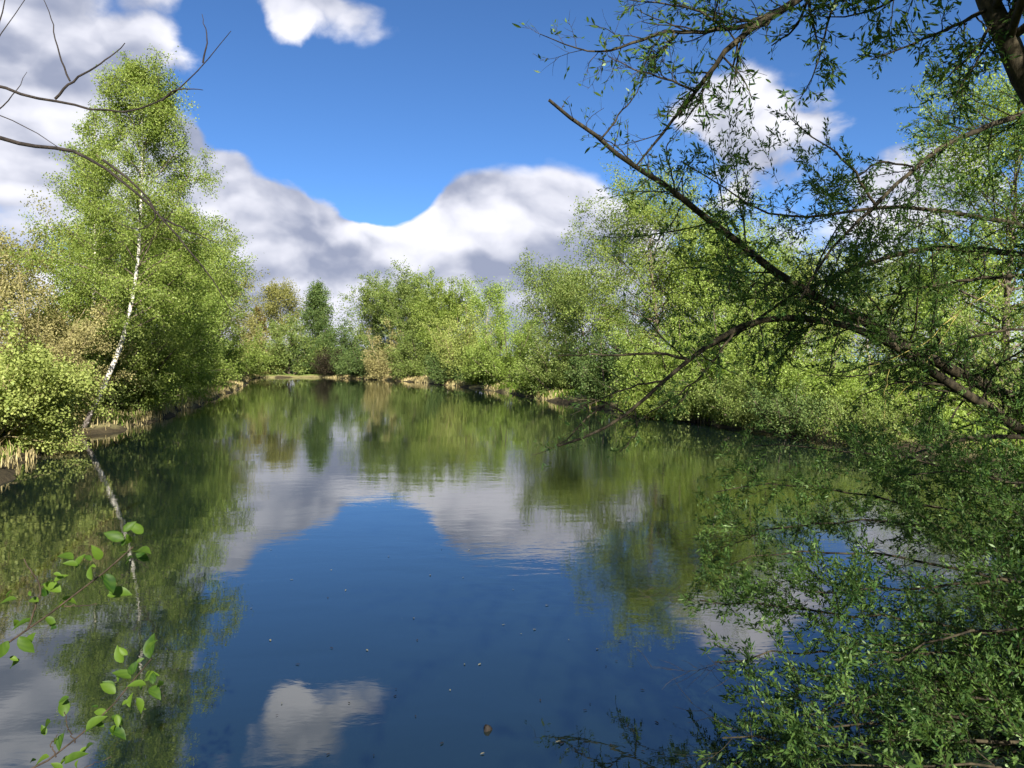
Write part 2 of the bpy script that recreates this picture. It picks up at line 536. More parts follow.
def shore_distance(x, y):
    """signed distance to the shoreline, positive on land"""
    p = np.stack([x.ravel(), y.ravel()], 1)
    best = np.full(len(p), 1e9); inside = np.zeros(len(p), bool)
    for i in range(len(SHORE)):
        a, b = SHORE[i], SHORE[(i + 1) % len(SHORE)]
        ab = b - a
        t = np.clip(((p - a) @ ab) / (ab @ ab), 0, 1)
        best = np.minimum(best, np.linalg.norm(p - a - t[:, None] * ab, axis=1))
        c = (a[1] > p[:, 1]) != (b[1] > p[:, 1])
        with np.errstate(divide='ignore', invalid='ignore'):
            xi = a[0] + (p[:, 1] - a[1]) * ab[0] / ab[1]
        inside ^= c & (p[:, 0] < xi)
    return np.where(inside, -best, best).reshape(x.shape)


def height_from(dist, x, y):
    bump = 0.10 * np.sin(x * 1.3 + 0.7 * np.sin(y * 0.9)) * np.sin(y * 1.1 + 1.0) + 0.06 * np.sin(x * 3.1 + y * 2.3)
    d = dist + 0.35 * np.sin(x * 0.9 + y * 1.7) * np.sin(y * 0.6)
    land = 0.30 * np.clip(d / 0.8, 0, 1) ** 0.8 + 0.25 * np.clip((d - 0.8) / 6.0, 0, 1) + 0.5 * np.clip((d - 6) / 60.0, 0, 1)
    bed = -np.clip(-d * 0.5, 0, 1.6)
    out = np.where(d > 0, land, bed) + bump * np.clip(d / 1.5, 0, 1)
    return np.where(dist > 1.0, np.maximum(out, 0.12), out)


def ground_z(x, y):
    x = np.asarray(float(x)).reshape(1, 1); y = np.asarray(float(y)).reshape(1, 1)
    return float(height_from(shore_distance(x, y), x, y)[0, 0])


def build_ground():
    xs = np.concatenate([[-3000, -1200, -500, -250, -140, -90, -65], np.arange(-50, 26.01, 0.6), [32, 42, 60, 90, 140, 250, 500, 1200, 3000]])
    ys = np.concatenate([[-3000, -1000, -300, -100, -40, -20, -10, -5], np.arange(-2, 112.01, 0.6), [118, 130, 150, 190, 260, 400, 700, 1400, 3000]])
    X, Y = np.meshgrid(xs, ys)
    D = shore_distance(X, Y); Z = height_from(D, X, Y)
    ny, nx = X.shape
    V = np.stack([X, Y, Z], -1).reshape(-1, 3)
    i = np.arange(ny - 1)[:, None] * nx + np.arange(nx - 1)[None]
    Q = np.stack([i, i + 1, i + nx + 1, i + nx], -1).reshape(-1, 4)
    o = mesh_obj('ground', V, Q, mat=M['ground'], smooth=True)
    a = o.data.attributes.new('shore', 'FLOAT', 'POINT'); a.data.foreach_set('value', D.ravel().astype(np.float32))
    o['kind'] = 'structure'
    o['label'] = 'grassy pond bank with a strip of dry earth along the water'
    nxw = np.linspace(-48, 20, 2); nyw = np.linspace(0.2, 112, 2)
    w = mesh_obj('water', [(-48, 0.2, 0), (20, 0.2, 0), (20, 112, 0), (-48, 112, 0)], [(0, 1, 2, 3)], mat=M['water'])
    w['kind'] = 'structure'
    w['label'] = 'still dark blue pond mirroring clouds and trees'


build_ground()


# ------------------------------------------------------------------ trees and shrubs of the banks
def finish_tree(root, base, trunk_levels, branch_levels, leaf_lv, leaves, lsize, leaf_m, bark_m, branch_m, rng,
                jitter, hang, up=0.5, slim=0.72, wood_name='trunk'):
    base = np.asarray(base)
    shift = lambda lv: Level(lv.P - base, lv.R)
    V, Q = tubes([(shift(l), s) for l, s in trunk_levels])
    mesh_obj(wood_name, V, Q, mat=bark_m, parent=root, smooth=True)
    if branch_levels:
        V, Q = tubes([(shift(l), s) for l, s in branch_levels])
        mesh_obj('branches', V, Q, mat=branch_m, parent=root, smooth=True)['kind'] = 'stuff'
    if base[1] > 28: leaves = int(leaves * 1.22)
    elif base[1] > 21.0: leaves = int(leaves * 1.15)
    pos, ax, nr, tint = pick_leaves(leaf_lv, leaves, rng, 0.05, 1.0, jitter, hang, up)
    keep = pos[:, 2] > 0.10
    pos, ax, nr, tint = pos[keep], ax[keep], nr[keep], tint[keep]
    L = lsize * (0.7 + 0.6 * rng.random(len(pos)))
    if base[1] > 21.0:
        V, T = leaf_tris(pos - base, ax, nr, L, L * slim * 1.15)
        mesh_obj('crown', V, None, T, mat=leaf_m, parent=root, tint=tint)
    else:
        V, Q = leaf_quads(pos - base, ax, nr, L, L * slim)
        mesh_obj('crown', V, Q, mat=leaf_m, parent=root, tint=tint)


def tree(name, label, x, y, h, r, leaf, n=14000, lsize=0.12, seed=1, bark='bark', form='round', lean=(0, 0), group=None,
         n1=34, droop=0.0, start=0.18, path=None, twigs=True, cat='tree', trunk_r=None):
    rng = np.random.default_rng(seed)
    z0 = ground_z(x, y) - 0.08
    base = np.array([x, y, z0])
    root = thing(name, label, cat, tuple(base), group)
    seg = 12
    if path is None:
        k = np.linspace(0, 1, seg + 1)
        pts = np.stack([x + lean[0] * k ** 1.3 + 0.02 * h * np.sin(k * 5 + seed), y + lean[1] * k ** 1.3 + 0.02 * h * np.cos(k * 4 + seed),
                        z0 + (h * 0.96 - (0.42 * r if form in ('round', 'vase') else 0.0)) * k], 1)
    else:
        p = np.asarray(path, float); s = np.linspace(0, 1, len(p)); k = np.linspace(0, 1, 19)
        pts = np.stack([np.interp(k, s, p[:, i]) for i in range(3)], 1)
    tr = trunk_r or 0.012 * h + 0.02
    trunk = Level(pts[None], (tr * (1 - 0.9 * k) + 0.006)[None])
    idx = np.zeros(n1, int); t = start + (0.985 - start) * (np.arange(n1) + rng.random(n1)) / n1
    pos, d, rr = trunk.sample(idx, t)
    u = (t - start) / (1 - start)
    if form == 'round':
        prof = np.sqrt(np.clip(1 - (u * 1.75 - 0.78) ** 2 * 0.95, 0.06, 1)); el = 8 + 62 * u
    elif form == 'cone':
        prof = np.clip(1.05 - u, 0.05, 1) ** 0.8; el = -8 + 30 * u
    elif form == 'spire':
        prof = np.clip(np.minimum(0.55 + u * 1.6, 1.12 - 1.0 * u), 0.10, 1); el = 22 + 45 * u
    else:  # vase: widest high up
        prof = np.clip(0.45 + 0.75 * u - 0.75 * np.clip(u - 0.6, 0, 1) ** 1.2, 0.1, 1.1); el = 38 + 34 * u
    az = np.arange(n1) * 2.399 + rng.random(n1) * 1.2
    e = np.radians(el + 9 * rng.normal(size=n1))
    dirs = np.stack([np.cos(az) * np.cos(e), np.sin(az) * np.cos(e), np.sin(e)], 1)
    L = r * prof * (0.78 + 0.5 * rng.random(n1)) / np.maximum(np.cos(e), 0.55) ** 0.7
    l1 = grow(pos, dirs, L, np.maximum(rr * 0.5, 0.012), np.full(n1, 0.006), 6, 0.10, (0, 0, 0.10 - droop * 0.5), rng)
    l2 = spawn(l1, 7, 0.22, 1.0, 48, 12, 0.42, 4, 0.14, (0, 0, -droop), rng, 0.45, 0.05 * r)
    l3 = spawn(l2, 5, 0.2, 1.0, 45, 16, 0.55, 3, 0.16, (0, 0, -droop * 1.6), rng, 0.5, 0.045 * r)
    lv = [(l1, 4 if y > 40 else 5)] + ([(l2, 3)] if y < 48 else []) + ([(l3, 3)] if y < 22 else [])
    allv = Level(np.concatenate([l3.P, l2.P[:, ::1][:, :4], l1.P[:, 3:7]]), np.concatenate([l3.R, l2.R[:, :4], l1.R[:, 3:7]]))
    finish_tree(root, base, [(trunk, 10)], lv, allv, n, lsize, M[leaf], M[bark], M['bark' if bark == 'birch_bark' else bark],
                rng, lsize * (1.9 if form in ('round', 'spire') else 1.0), 0.2 + droop)
    return root


def shrub(name, label, x, y, h, r, leaf, n=10000, lsize=0.10, seed=1, bark='bark', stems=16, group=None, droop=0.1,
          spread=62, twigs=True, lean=(0, 0), up=0.5, stem_r=0.0, cat='shrub'):
    rng = np.random.default_rng(seed)
    z0 = ground_z(x, y) - 0.08
    base = np.array([x, y, z0])
    root = thing(name, label, cat, tuple(base), group)
    az = np.arange(stems) * 2.399 + rng.random(stems)
    th = np.radians(spread * np.sqrt((np.arange(stems) + 0.5) / stems))
    dirs = np.stack([np.cos(az) * np.sin(th) * 1.0 + lean[0], np.sin(az) * np.sin(th) + lean[1], np.cos(th)], 1)
    L = 1.0 / np.sqrt((np.sin(th) / r) ** 2 + (np.cos(th) / h) ** 2) * (0.80 + 0.30 * rng.random(stems))
    st = np.stack([x + 0.12 * r * np.cos(az), y + 0.12 * r * np.sin(az), np.full(stems, z0)], 1)
    r0 = np.full(stems, stem_r or (0.010 * h + 0.008)) * (0.6 + 0.7 * rng.random(stems))
    l0 = grow(st, dirs, L, r0, r0 * 0.25, 7, 0.09, (0, 0, 0.12), rng)
    l1 = spawn(l0, 8, 0.10, 1.0, 42, 12, 0.36, 5, 0.13, (0, 0, 0.05 - droop), rng, 0.5, 0.08 * r)
    l2 = spawn(l1, 6, 0.15, 1.0, 45, 14, 0.50, 3, 0.16, (0, 0, -droop), rng, 0.5, 0.06 * r)
    lv = [(l1, 3 if y > 24 else 4)] + ([(l2, 3)] if y < 20 and stem_r else [])
    allv = Level(np.concatenate([l2.P, l1.P[:, 1:5], l0.P[:, 3:7]]), np.concatenate([l2.R, l1.R[:, 1:5], l0.R[:, 3:7]]))
    finish_tree(root, base, [(l0, 6)], lv, allv, n, lsize, M[leaf], M[bark], M[bark], rng, lsize * 1.4, 0.15 + droop, up, wood_name='stems')
    return root


GL = 'trees and shrubs on the left bank'
GF = 'trees and shrubs at the far end of the pond'
GR = 'trees and shrubs on the right bank'


def px(col, d):
    return (col - 512.0) / F * d


# --- left bank
bp = [at(82, 416, 21.2), at(104, 386, 21.5), at(121, 346, 21.8), at(132, 302, 22), at(138, 262, 22), at(141, 205, 22),
      at(143, 150, 22), at(142, 110, 22), at(140, 76, 22)]
bx, by = bp[0][0], bp[0][1]
bp[0][2] = ground_z(bx, by) - 0.1
tree('birch_tree', 'tall birch leaning from the left bank with bright white trunk', bx, by, 10.6, 2.7, 'birch_leaf', 88000, 0.048, 11,
     'birch_bark', 'spire', path=bp, n1=60, droop=0.55, start=0.29, trunk_r=0.070, group=GL)
tree('birch_tree', 'slim birch just behind the left of the leaning white-trunked birch', px(78, 25.0), 25.0, 10.0, 2.2, 'birch_leaf', 28000, 0.056, 12,
     'birch_bark', 'spire', n1=46, droop=0.55, start=0.16, lean=(0.9, 0), trunk_r=0.075, group=GL)
shrub('willow_shrub', 'pale green leafy bush at the left edge overhanging the water', px(-22, 15.4), 15.4, 2.35, 2.2, 'pale_leaf', 62000, 0.062, 21,
      'olive_twig', 26, GL, 0.0)
shrub('willow_shrub', 'low pale bush at the foot of the leaning birch', px(30, 16.4), 16.4, 1.4, 1.0, 'pale_leaf', 11000, 0.05, 22,
      'olive_twig', 14, GL, 0.1)
shrub('hawthorn_shrub', 'olive brown twiggy shrub with forked dark stems left of the birch', px(2, 19.8), 19.8, 4.7, 3.0, 'tan_leaf', 56000, 0.055, 23,
      'olive_twig', 22, GL, 0.12, 48, stem_r=0.028)
tree('hawthorn_tree', 'gnarled dark stemmed tree behind the twiggy shrub at the left edge', px(-8, 23.0), 23.0, 5.0, 2.6, 'olive_leaf', 26000, 0.07, 32, 'bark', 'round', n1=34, start=0.15, group=GL)
shrub('birch_shrub', 'dense bright green thicket under the right side of the birch', px(118, 26.5), 26.5, 4.6, 2.5, 'birch_leaf', 36000, 0.064, 24,
      'bark', 20, GL, 0.1, 52)
shrub('birch_shrub', 'dark leafy thicket directly behind the white birch trunk', px(92, 25.2), 25.2, 4.4, 2.2, 'mid_leaf', 26000, 0.066, 33,
      'bark', 18, GL, 0.1, 50)
tree('bank_tree', 'leafy tree filling in right behind the leaning birch', px(128, 31.0), 31.0, 7.2, 3.1, 'birch_leaf', 36000, 0.080, 25, 'bark', 'round', n1=40, droop=0.3, start=0.08, group=GL)
tree('bank_tree', 'bright green tree leaning over the left shore beyond the birch', px(156, 37.0), 37.0, 7.6, 3.1, 'fresh_leaf', 34000, 0.088, 26, 'bark', 'round', n1=40, droop=0.3, start=0.06, group=GL)
tree('bank_tree', 'fresh green tree midway along the left shore', px(180, 46.0), 46.0, 7.8, 3.3, 'birch_leaf', 30000, 0.10, 27, 'bark', 'round', n1=40, droop=0.2, start=0.05, group=GL)
tree('bank_tree', 'greyish green tree near the far end of the left shore', px(202, 57.0), 57.0, 8.2, 3.3, 'mid_leaf', 26000, 0.12, 28, 'bark', 'vase', n1=38, droop=0.1, start=0.06, group=GL)
tree('bank_tree', 'olive topped tree rising at the far left corner of the water', px(218, 70.0), 70.0, 9.0, 3.2, 'olive_leaf', 20000, 0.135, 29, 'bark', 'round', n1=36, start=0.12, group=GL)
shrub('bank_shrub', 'yellow green shrub low on the far part of the left shore', px(212, 63.0), 63.0, 4.8, 2.8, 'fresh_leaf', 15000, 0.125, 30, 'bark', 16, GL)
shrub('bank_shrub', 'small lime shrub at the water edge right of the birch thicket', px(142, 31.0) , 30.8, 2.6, 1.5, 'fresh_leaf', 13000, 0.075, 31, 'bark', 14, GL)
shrub('bank_shrub', 'lime shrub at the water edge midway along the left shore', px(168, 39.5), 40.0, 3.2, 1.8, 'fresh_leaf', 13000, 0.09, 34, 'bark', 14, GL)
shrub('bank_shrub', 'low green shrub at the water edge near the far left corner', px(193, 49.5), 50.0, 3.4, 1.9, 'birch_leaf', 12000, 0.10, 35, 'bark', 14, GL)

# --- far end, left to right
tree('spruce_tree', 'small brownish conifer between the left shore trees and the olive tree', px(256, 108), 108, 9.6, 2.6, 'conifer_leaf', 9000, 0.19, 41, 'bark', 'cone', n1=44, start=0.08, group=GF)
tree('far_tree', 'olive yellow rounded tree left of the dark upright tree', px(279, 116), 116, 13.2, 3.3, 'olive_leaf', 12000, 0.20, 42, 'bark', 'round', n1=34, start=0.42, group=GF)
shrub('far_shrub', 'wide green shrub at the far left corner below the olive tree', px(290, 101), 101, 7.4, 4.4, 'mid_leaf', 20000, 0.18, 43, 'bark', 20, GF)
shrub('far_shrub', 'tan brown shrub beside the far end of the left shore', px(255, 101), 101, 7.6, 3.2, 'tan_leaf', 13000, 0.17, 44, 'olive_twig', 18, GF)
shrub('far_shrub', 'green shrub in front of the brownish conifer', px(243, 88), 88, 5.6, 3.0, 'birch_leaf', 13000, 0.15, 40, 'bark', 18, GF)
tree('far_tree', 'dark green upright tree standing alone against the cloud', px(319, 107), 107, 12.6, 3.0, 'deep_leaf', 17000, 0.19, 45, 'bark', 'spire', n1=40, start=0.12, group=GF)
shrub('far_shrub', 'dark bush right of the upright dark tree', px(342, 104), 104, 9.4, 3.6, 'deep_leaf', 17000, 0.18, 46, 'bark', 18, GF)
shrub('far_shrub', 'deep green bush at the foot of the upright dark tree', px(316, 102), 102, 6.5, 3.2, 'deep_leaf', 13000, 0.17, 39, 'bark', 16, GF)
shrub('far_shrub', 'dark reddish bush at the water in the far corner', px(333, 98.0), 98.0, 3.4, 2.4, 'rust_leaf', 8000, 0.14, 47, 'bark', 16, GF)
tree('far_tree', 'feathery topped tree at the left of the central group', px(374, 95), 95, 9.0, 3.5, 'mid_leaf', 22000, 0.165, 48, 'pale_bark', 'vase', n1=46, start=0.05, group=GF)
tree('far_tree', 'grey green bushy tree in the middle of the central group', px(404, 88), 88, 8.4, 3.7, 'mid_leaf', 24000, 0.155, 49, 'pale_bark', 'vase', n1=46, start=0.05, group=GF)
tree('far_tree', 'leafy tree behind the middle of the central group', px(428, 92), 92, 8.9, 3.6, 'birch_leaf', 20000, 0.16, 57, 'bark', 'round', n1=42, start=0.1, group=GF)
shrub('far_shrub', 'tan leaved shrub in front of the feathery central tree', px(385, 85.5), 86, 6.4, 2.3, 'tan_leaf', 10000, 0.14, 50, 'olive_twig', 16, GF)
tree('far_tree', 'green tree right of the middle of the central group', px(446, 79), 79, 7.6, 3.3, 'birch_leaf', 22000, 0.145, 51, 'pale_bark', 'vase', n1=42, start=0.06, group=GF)
tree('far_tree', 'airy tree with sky showing through its pale limbs', px(488, 77), 77, 8.8, 2.7, 'fresh_leaf', 10500, 0.14, 52, 'pale_bark', 'round', n1=32, start=0.28, group=GF)
shrub('far_shrub', 'pale twiggy willow bush before the central group', px(461, 66.5), 66.5, 7.6, 2.6, 'pale_leaf', 16000, 0.12, 53, 'olive_twig', 20, GF, 0.1, 40)
shrub('far_shrub', 'green bush at the water below the central group', px(418, 79), 80.0, 5.6, 3.2, 'mid_leaf', 15000, 0.14, 54, 'bark', 18, GF)
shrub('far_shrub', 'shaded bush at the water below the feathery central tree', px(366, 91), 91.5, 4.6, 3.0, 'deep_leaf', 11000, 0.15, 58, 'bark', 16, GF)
shrub('far_shrub', 'dark green low bush at the water left of the lime bush', px(450, 66.0), 66.4, 2.8, 1.9, 'deep_leaf', 8500, 0.12, 55, 'bark', 14, GF)
shrub('far_shrub', 'rounded lime green bush with a leaning dark stem', px(508, 54.5), 54.5, 5.3, 2.9, 'fresh_leaf', 28000, 0.095, 56, 'bark', 22, GF, 0.05, 60)

shrub('far_shrub', 'low green bush at the water between the pale willow and the lime bush', px(481, 59), 59.5, 3.0, 2.0, 'birch_leaf', 9000, 0.11, 36, 'bark', 16, GF)
shrub('far_shrub', 'low olive bush at the far left corner of the water', px(262, 99.5), 99.5, 3.0, 2.8, 'olive_leaf', 8000, 0.15, 37, 'olive_twig', 16, GF)
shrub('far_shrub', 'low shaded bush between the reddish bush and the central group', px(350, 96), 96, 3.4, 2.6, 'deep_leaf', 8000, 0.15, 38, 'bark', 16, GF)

# --- right bank
shrub('bank_shrub', 'low leafy shrub overhanging the water under the bright shrub', px(742, 23.0), 23.1, 1.5, 1.4, 'mid_leaf', 12000, 0.058, 82, 'bark', 16, GR)
shrub('bank_shrub', 'low green shrub at the waterline under the willow fork', px(652, 27.5), 27.6, 1.6, 1.4, 'birch_leaf', 11000, 0.062, 83, 'bark', 16, GR)
shrub('bank_shrub', 'small green shrub at the waterline right of the lime bush', px(536, 44), 44.5, 2.2, 1.6, 'fresh_leaf', 9000, 0.085, 84, 'bark', 16, GR)
tree('bank_tree', 'dark green tree right of the sky gap behind the lime bush', px(548, 60), 60, 8.4, 2.9, 'mid_leaf', 18000, 0.12, 61, 'bark', 'round', n1=38, start=0.14, group=GR)
tree('bank_tree', 'mid green tree left of the tall feathery tree', px(582, 48), 48, 6.6, 2.6, 'mid_leaf', 22000, 0.10, 62, 'bark', 'round', n1=38, start=0.1, group=GR)
tree('bank_tree', 'tall feathery light green tree behind the broken willow limb', px(654, 37), 37, 9.6, 3.5, 'birch_leaf', 56000, 0.080, 63, 'bark', 'round', n1=54, droop=0.45, start=0.10, group=GR)
tree('bank_tree', 'light green tree right of the tall feathery tree', px(735, 36), 36, 7.4, 3.0, 'fresh_leaf', 38000, 0.082, 64, 'bark', 'round', n1=44, droop=0.25, start=0.10, group=GR)
tree('bank_tree', 'green tree in the gap right of the tall feathery tree', px(694, 42), 42, 6.8, 2.9, 'birch_leaf', 24000, 0.09, 76, 'bark', 'round', n1=40, droop=0.25, start=0.08, group=GR)
shrub('bank_shrub', 'green shrub at the water beneath the hanging willow twigs', px(560, 42), 42.3, 4.4, 2.2, 'mid_leaf', 20000, 0.085, 65, 'bark', 18, GR)
shrub('bank_shrub', 'dark green shrub on the shore below the tall feathery tree', px(612, 34), 34.2, 3.8, 2.0, 'deep_leaf', 20000, 0.075, 66, 'bark', 18, GR)
shrub('bank_shrub', 'yellow green shrub on the right shore under the willow fork', px(668, 29.5), 29.5, 4.2, 2.2, 'fresh_leaf', 24000, 0.07, 67, 'bark', 18, GR)
shrub('bank_shrub', 'bright leafy shrub at the right end of the visible shore', px(748, 26), 26, 5.0, 2.5, 'fresh_leaf', 34000, 0.066, 68, 'bark', 20, GR)
shrub('bank_shrub', 'low bright shrub left of the sunlit meadow gap', px(812, 22.0), 22.0, 2.6, 1.7, 'fresh_leaf', 18000, 0.058, 69, 'bark', 16, GR)
shrub('bank_shrub', 'low dark shrub overhanging the water at the right shore', px(700, 25.3), 25.4, 1.7, 1.5, 'mid_leaf', 12000, 0.06, 77, 'bark', 16, GR)
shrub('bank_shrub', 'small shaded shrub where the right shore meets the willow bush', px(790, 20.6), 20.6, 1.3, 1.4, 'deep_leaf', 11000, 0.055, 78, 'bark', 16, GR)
shrub('bank_shrub', 'low leafy shrub on the shore beneath the leaning willow', px(868, 18.2), 18.2, 1.2, 1.3, 'mid_leaf', 11000, 0.05, 79, 'bark', 16, GR)
tree('meadow_tree', 'pale green tree across the meadow behind the willow limbs', px(800, 52), 52, 7.4, 3.6, 'pale_leaf', 20000, 0.12, 70, 'bark', 'round', n1=40, start=0.08, group=GR)
tree('meadow_tree', 'green tree at the far side of the meadow gap', px(868, 66), 66, 8.6, 4.0, 'mid_leaf', 18000, 0.14, 71, 'pale_bark', 'round', n1=38, start=0.2, group=GR)
tree('meadow_tree', 'broad tree beyond the meadow left of the gap', px(770, 66), 66, 7.6, 4.2, 'mid_leaf', 17000, 0.14, 80, 'bark', 'round', n1=38, start=0.05, group=GR)
tree('meadow_tree', 'round distant tree right of the meadow gap', px(915, 72), 72, 8.4, 4.4, 'birch_leaf', 17000, 0.15, 81, 'bark', 'round', n1=38, start=0.06, group=GR)
tree('meadow_tree', 'leafy tree beyond the meadow toward the right edge', px(960, 48), 48, 7.8, 3.6, 'fresh_leaf', 22000, 0.12, 72, 'bark', 'round', n1=40, start=0.08, group=GR)
tree('bank_tree', 'large yellow green tree at the right edge behind the willow', px(1012, 25), 25, 10.6, 3.4, 'fresh_leaf', 50000, 0.075, 73, 'bark', 'round', n1=52, droop=0.2, start=0.12, group=GR)
shrub('bank_shrub', 'sunlit low shrub on the near right shore behind the willow', px(930, 18.8), 18.8, 1.9, 1.6, 'fresh_leaf', 16000, 0.052, 74, 'bark', 16, GR)
shrub('bank_shrub', 'green shrub at the right edge below the yellow green tree', px(1010, 19.5), 19.5, 3.0, 1.9, 'mid_leaf', 18000, 0.055, 75, 'bark', 16, GR)


# ------------------------------------------------------------------ grass along the banks
def grass_stuff(name, label, n, box, dmin, dmax, hgt, mat, seed, clump=0.0):
    rng = np.random.default_rng(seed)
    x = rng.uniform(box[0], box[1], n * 6); y = rng.uniform(box[2], box[3], n * 6)
    d = shore_distance(x, y)
    keep = (d > dmin) & (d < dmax)
    if clump:
        keep &= (np.sin(x * 0.7 + 1.3 * np.sin(y * 0.45)) * np.sin(y * 0.8 + x * 0.3) + 0.3 * rng.normal(size=len(x))) > clump
    x, y, d = x[keep][:n], y[keep][:n], d[keep][:n]
    z = height_from(d, x, y)
    m = len(x)
    s = np.clip(y / 25.0, 0.7, 3.0)
    a = rng.uniform(0, 2 * np.pi, m); lean = rng.uniform(0.1, 0.7, m)
    h = hgt * rng.uniform(0.5, 1.3, m); w = 0.014 * s * rng.uniform(0.7, 1.4, m)
    b = np.stack([x, y, z - 0.02], 1)
    side = np.stack([np.cos(a), np.sin(a), np.zeros(m)], 1); fw = np.stack([-np.sin(a), np.cos(a), np.zeros(m)], 1)
    mid = b + fw * (lean * h * 0.3)[:, None] + np.array([0, 0, 1]) * (h * 0.6)[:, None]
    tip = b + fw * (lean * h)[:, None] + np.array([0, 0, 1]) * (h * (1 - 0.35 * lean))[:, None]
    W = w[:, None]
    V = np.stack([b - side * W, b + side * W, mid + side * W * 0.7, mid - side * W * 0.7, tip], 1).reshape(-1, 3)
    k = np.arange(m)[:, None] * 5
    o = mesh_obj(name, V, k + np.array([[0, 1, 2, 3]]), k + np.array([[3, 2, 4]]), M[mat],
                 tint=np.tile(np.clip(0.5 + 0.28 * rng.normal(size=m), 0, 1), 2))
    o['kind'] = 'stuff'; o['label'] = label; o['category'] = 'grass'


grass_stuff('dry_grass', 'pale dry grass fringe along the water line', 15000, (-14, 12, 9, 101), 0.0, 1.1, 0.34, 'dry_grass', 5, 0.15)
grass_stuff('dry_grass', 'pale dry grass edge along the left shore', 24000, (-34, -8, 11, 97), 0.0, 1.5, 0.28, 'dry_grass', 15, -0.8)
grass_stuff('bank_grass', 'green grass covering the pond banks', 36000, (-34, 16, 9, 58), 0.25, 4.5, 0.30, 'grass', 6, -0.4)
grass_stuff('meadow_grass', 'sunlit meadow grass beyond the right bank', 18000, (7, 40, 15, 62), 2.5, 30, 0.26, 'grass', 7)


# ------------------------------------------------------------------ near willows: limbs traced with their own depth
def limb(pts, w0, w1, seg=22, rng=None, wob=0.006):
    """pts: (col,row,depth) or world xyz tuples tagged 'w'; widths in metres"""
    W = np.array([p if isinstance(p, np.ndarray) else at(*p) for p in pts], float)
    s = np.concatenate([[0], np.cumsum(np.linalg.norm(np.diff(W, axis=0), axis=1))]); s /= s[-1]
    k = np.linspace(0, 1, seg + 1)
    # smooth curve through the points
    P = np.stack([np.interp(k, s, W[:, i]) for i in range(3)], 1)
    for _ in range(2): P[1:-1] = 0.25 * P[:-2] + 0.5 * P[1:-1] + 0.25 * P[2:]
    if rng is not None: P[1:-1] += wob * rng.normal(size=P[1:-1].shape)
    return Level(P[None], (w0 + (w1 - w0) * k)[None] * 0.5)


def cat_levels(levels):
    return Level(np.concatenate([l.P for l in levels]), np.concatenate([l.R for l in levels]))


def single_leaf_mesh(name, mat, ratio, shape, fold=0.20, bend=0.16):
    """one leaf of unit length along +Y with a folded midrib and a curve"""
    V = []; Q = []
    n = len(shape)
    for (t, w) in shape:
        z = -bend * t * t
        V += [(-w * ratio, t, z + fold * w * ratio), (0, t, z), (w * ratio, t, z + fold * w * ratio)]
    for i in range(n - 1):
        a = i * 3
        Q += [(a, a + 1, a + 4, a + 3), (a + 1, a + 2, a + 5, a + 4)]
    o = mesh_obj(name, V, Q, mat=mat, smooth=True)
    me = o.data; bpy.data.objects.remove(o)
    return me


WILLOW_LEAF = single_leaf_mesh('leaf', M['willow_leaf_single'], 0.5 * 0.24,
                               [(0, 0.03), (0.12, 0.55), (0.35, 1.0), (0.65, 0.85), (0.88, 0.35), (1.0, 0.02)])
OVAL_LEAF = single_leaf_mesh('leaf', M['sapling_leaf'], 0.5 * 0.54,
                             [(0, 0.04), (0.08, 0.45), (0.25, 0.88), (0.45, 1.0), (0.68, 0.82), (0.86, 0.42), (0.95, 0.15), (1.0, 0.02)], 0.55, 0.28)


def leaf_object(me, pos, axis, nr, length, parent, base):
    side = np.cross(axis, nr)
    o = bpy.data.objects.new('leaf', me); COL.objects.link(o); o.parent = parent
    mtx = Matrix.Identity(4)
    for i in range(3):
        mtx[i][0] = side[i] * length; mtx[i][1] = axis[i] * length; mtx[i][2] = nr[i] * length; mtx[i][3] = pos[i] - base[i]
    o.matrix_local = mtx
    return o


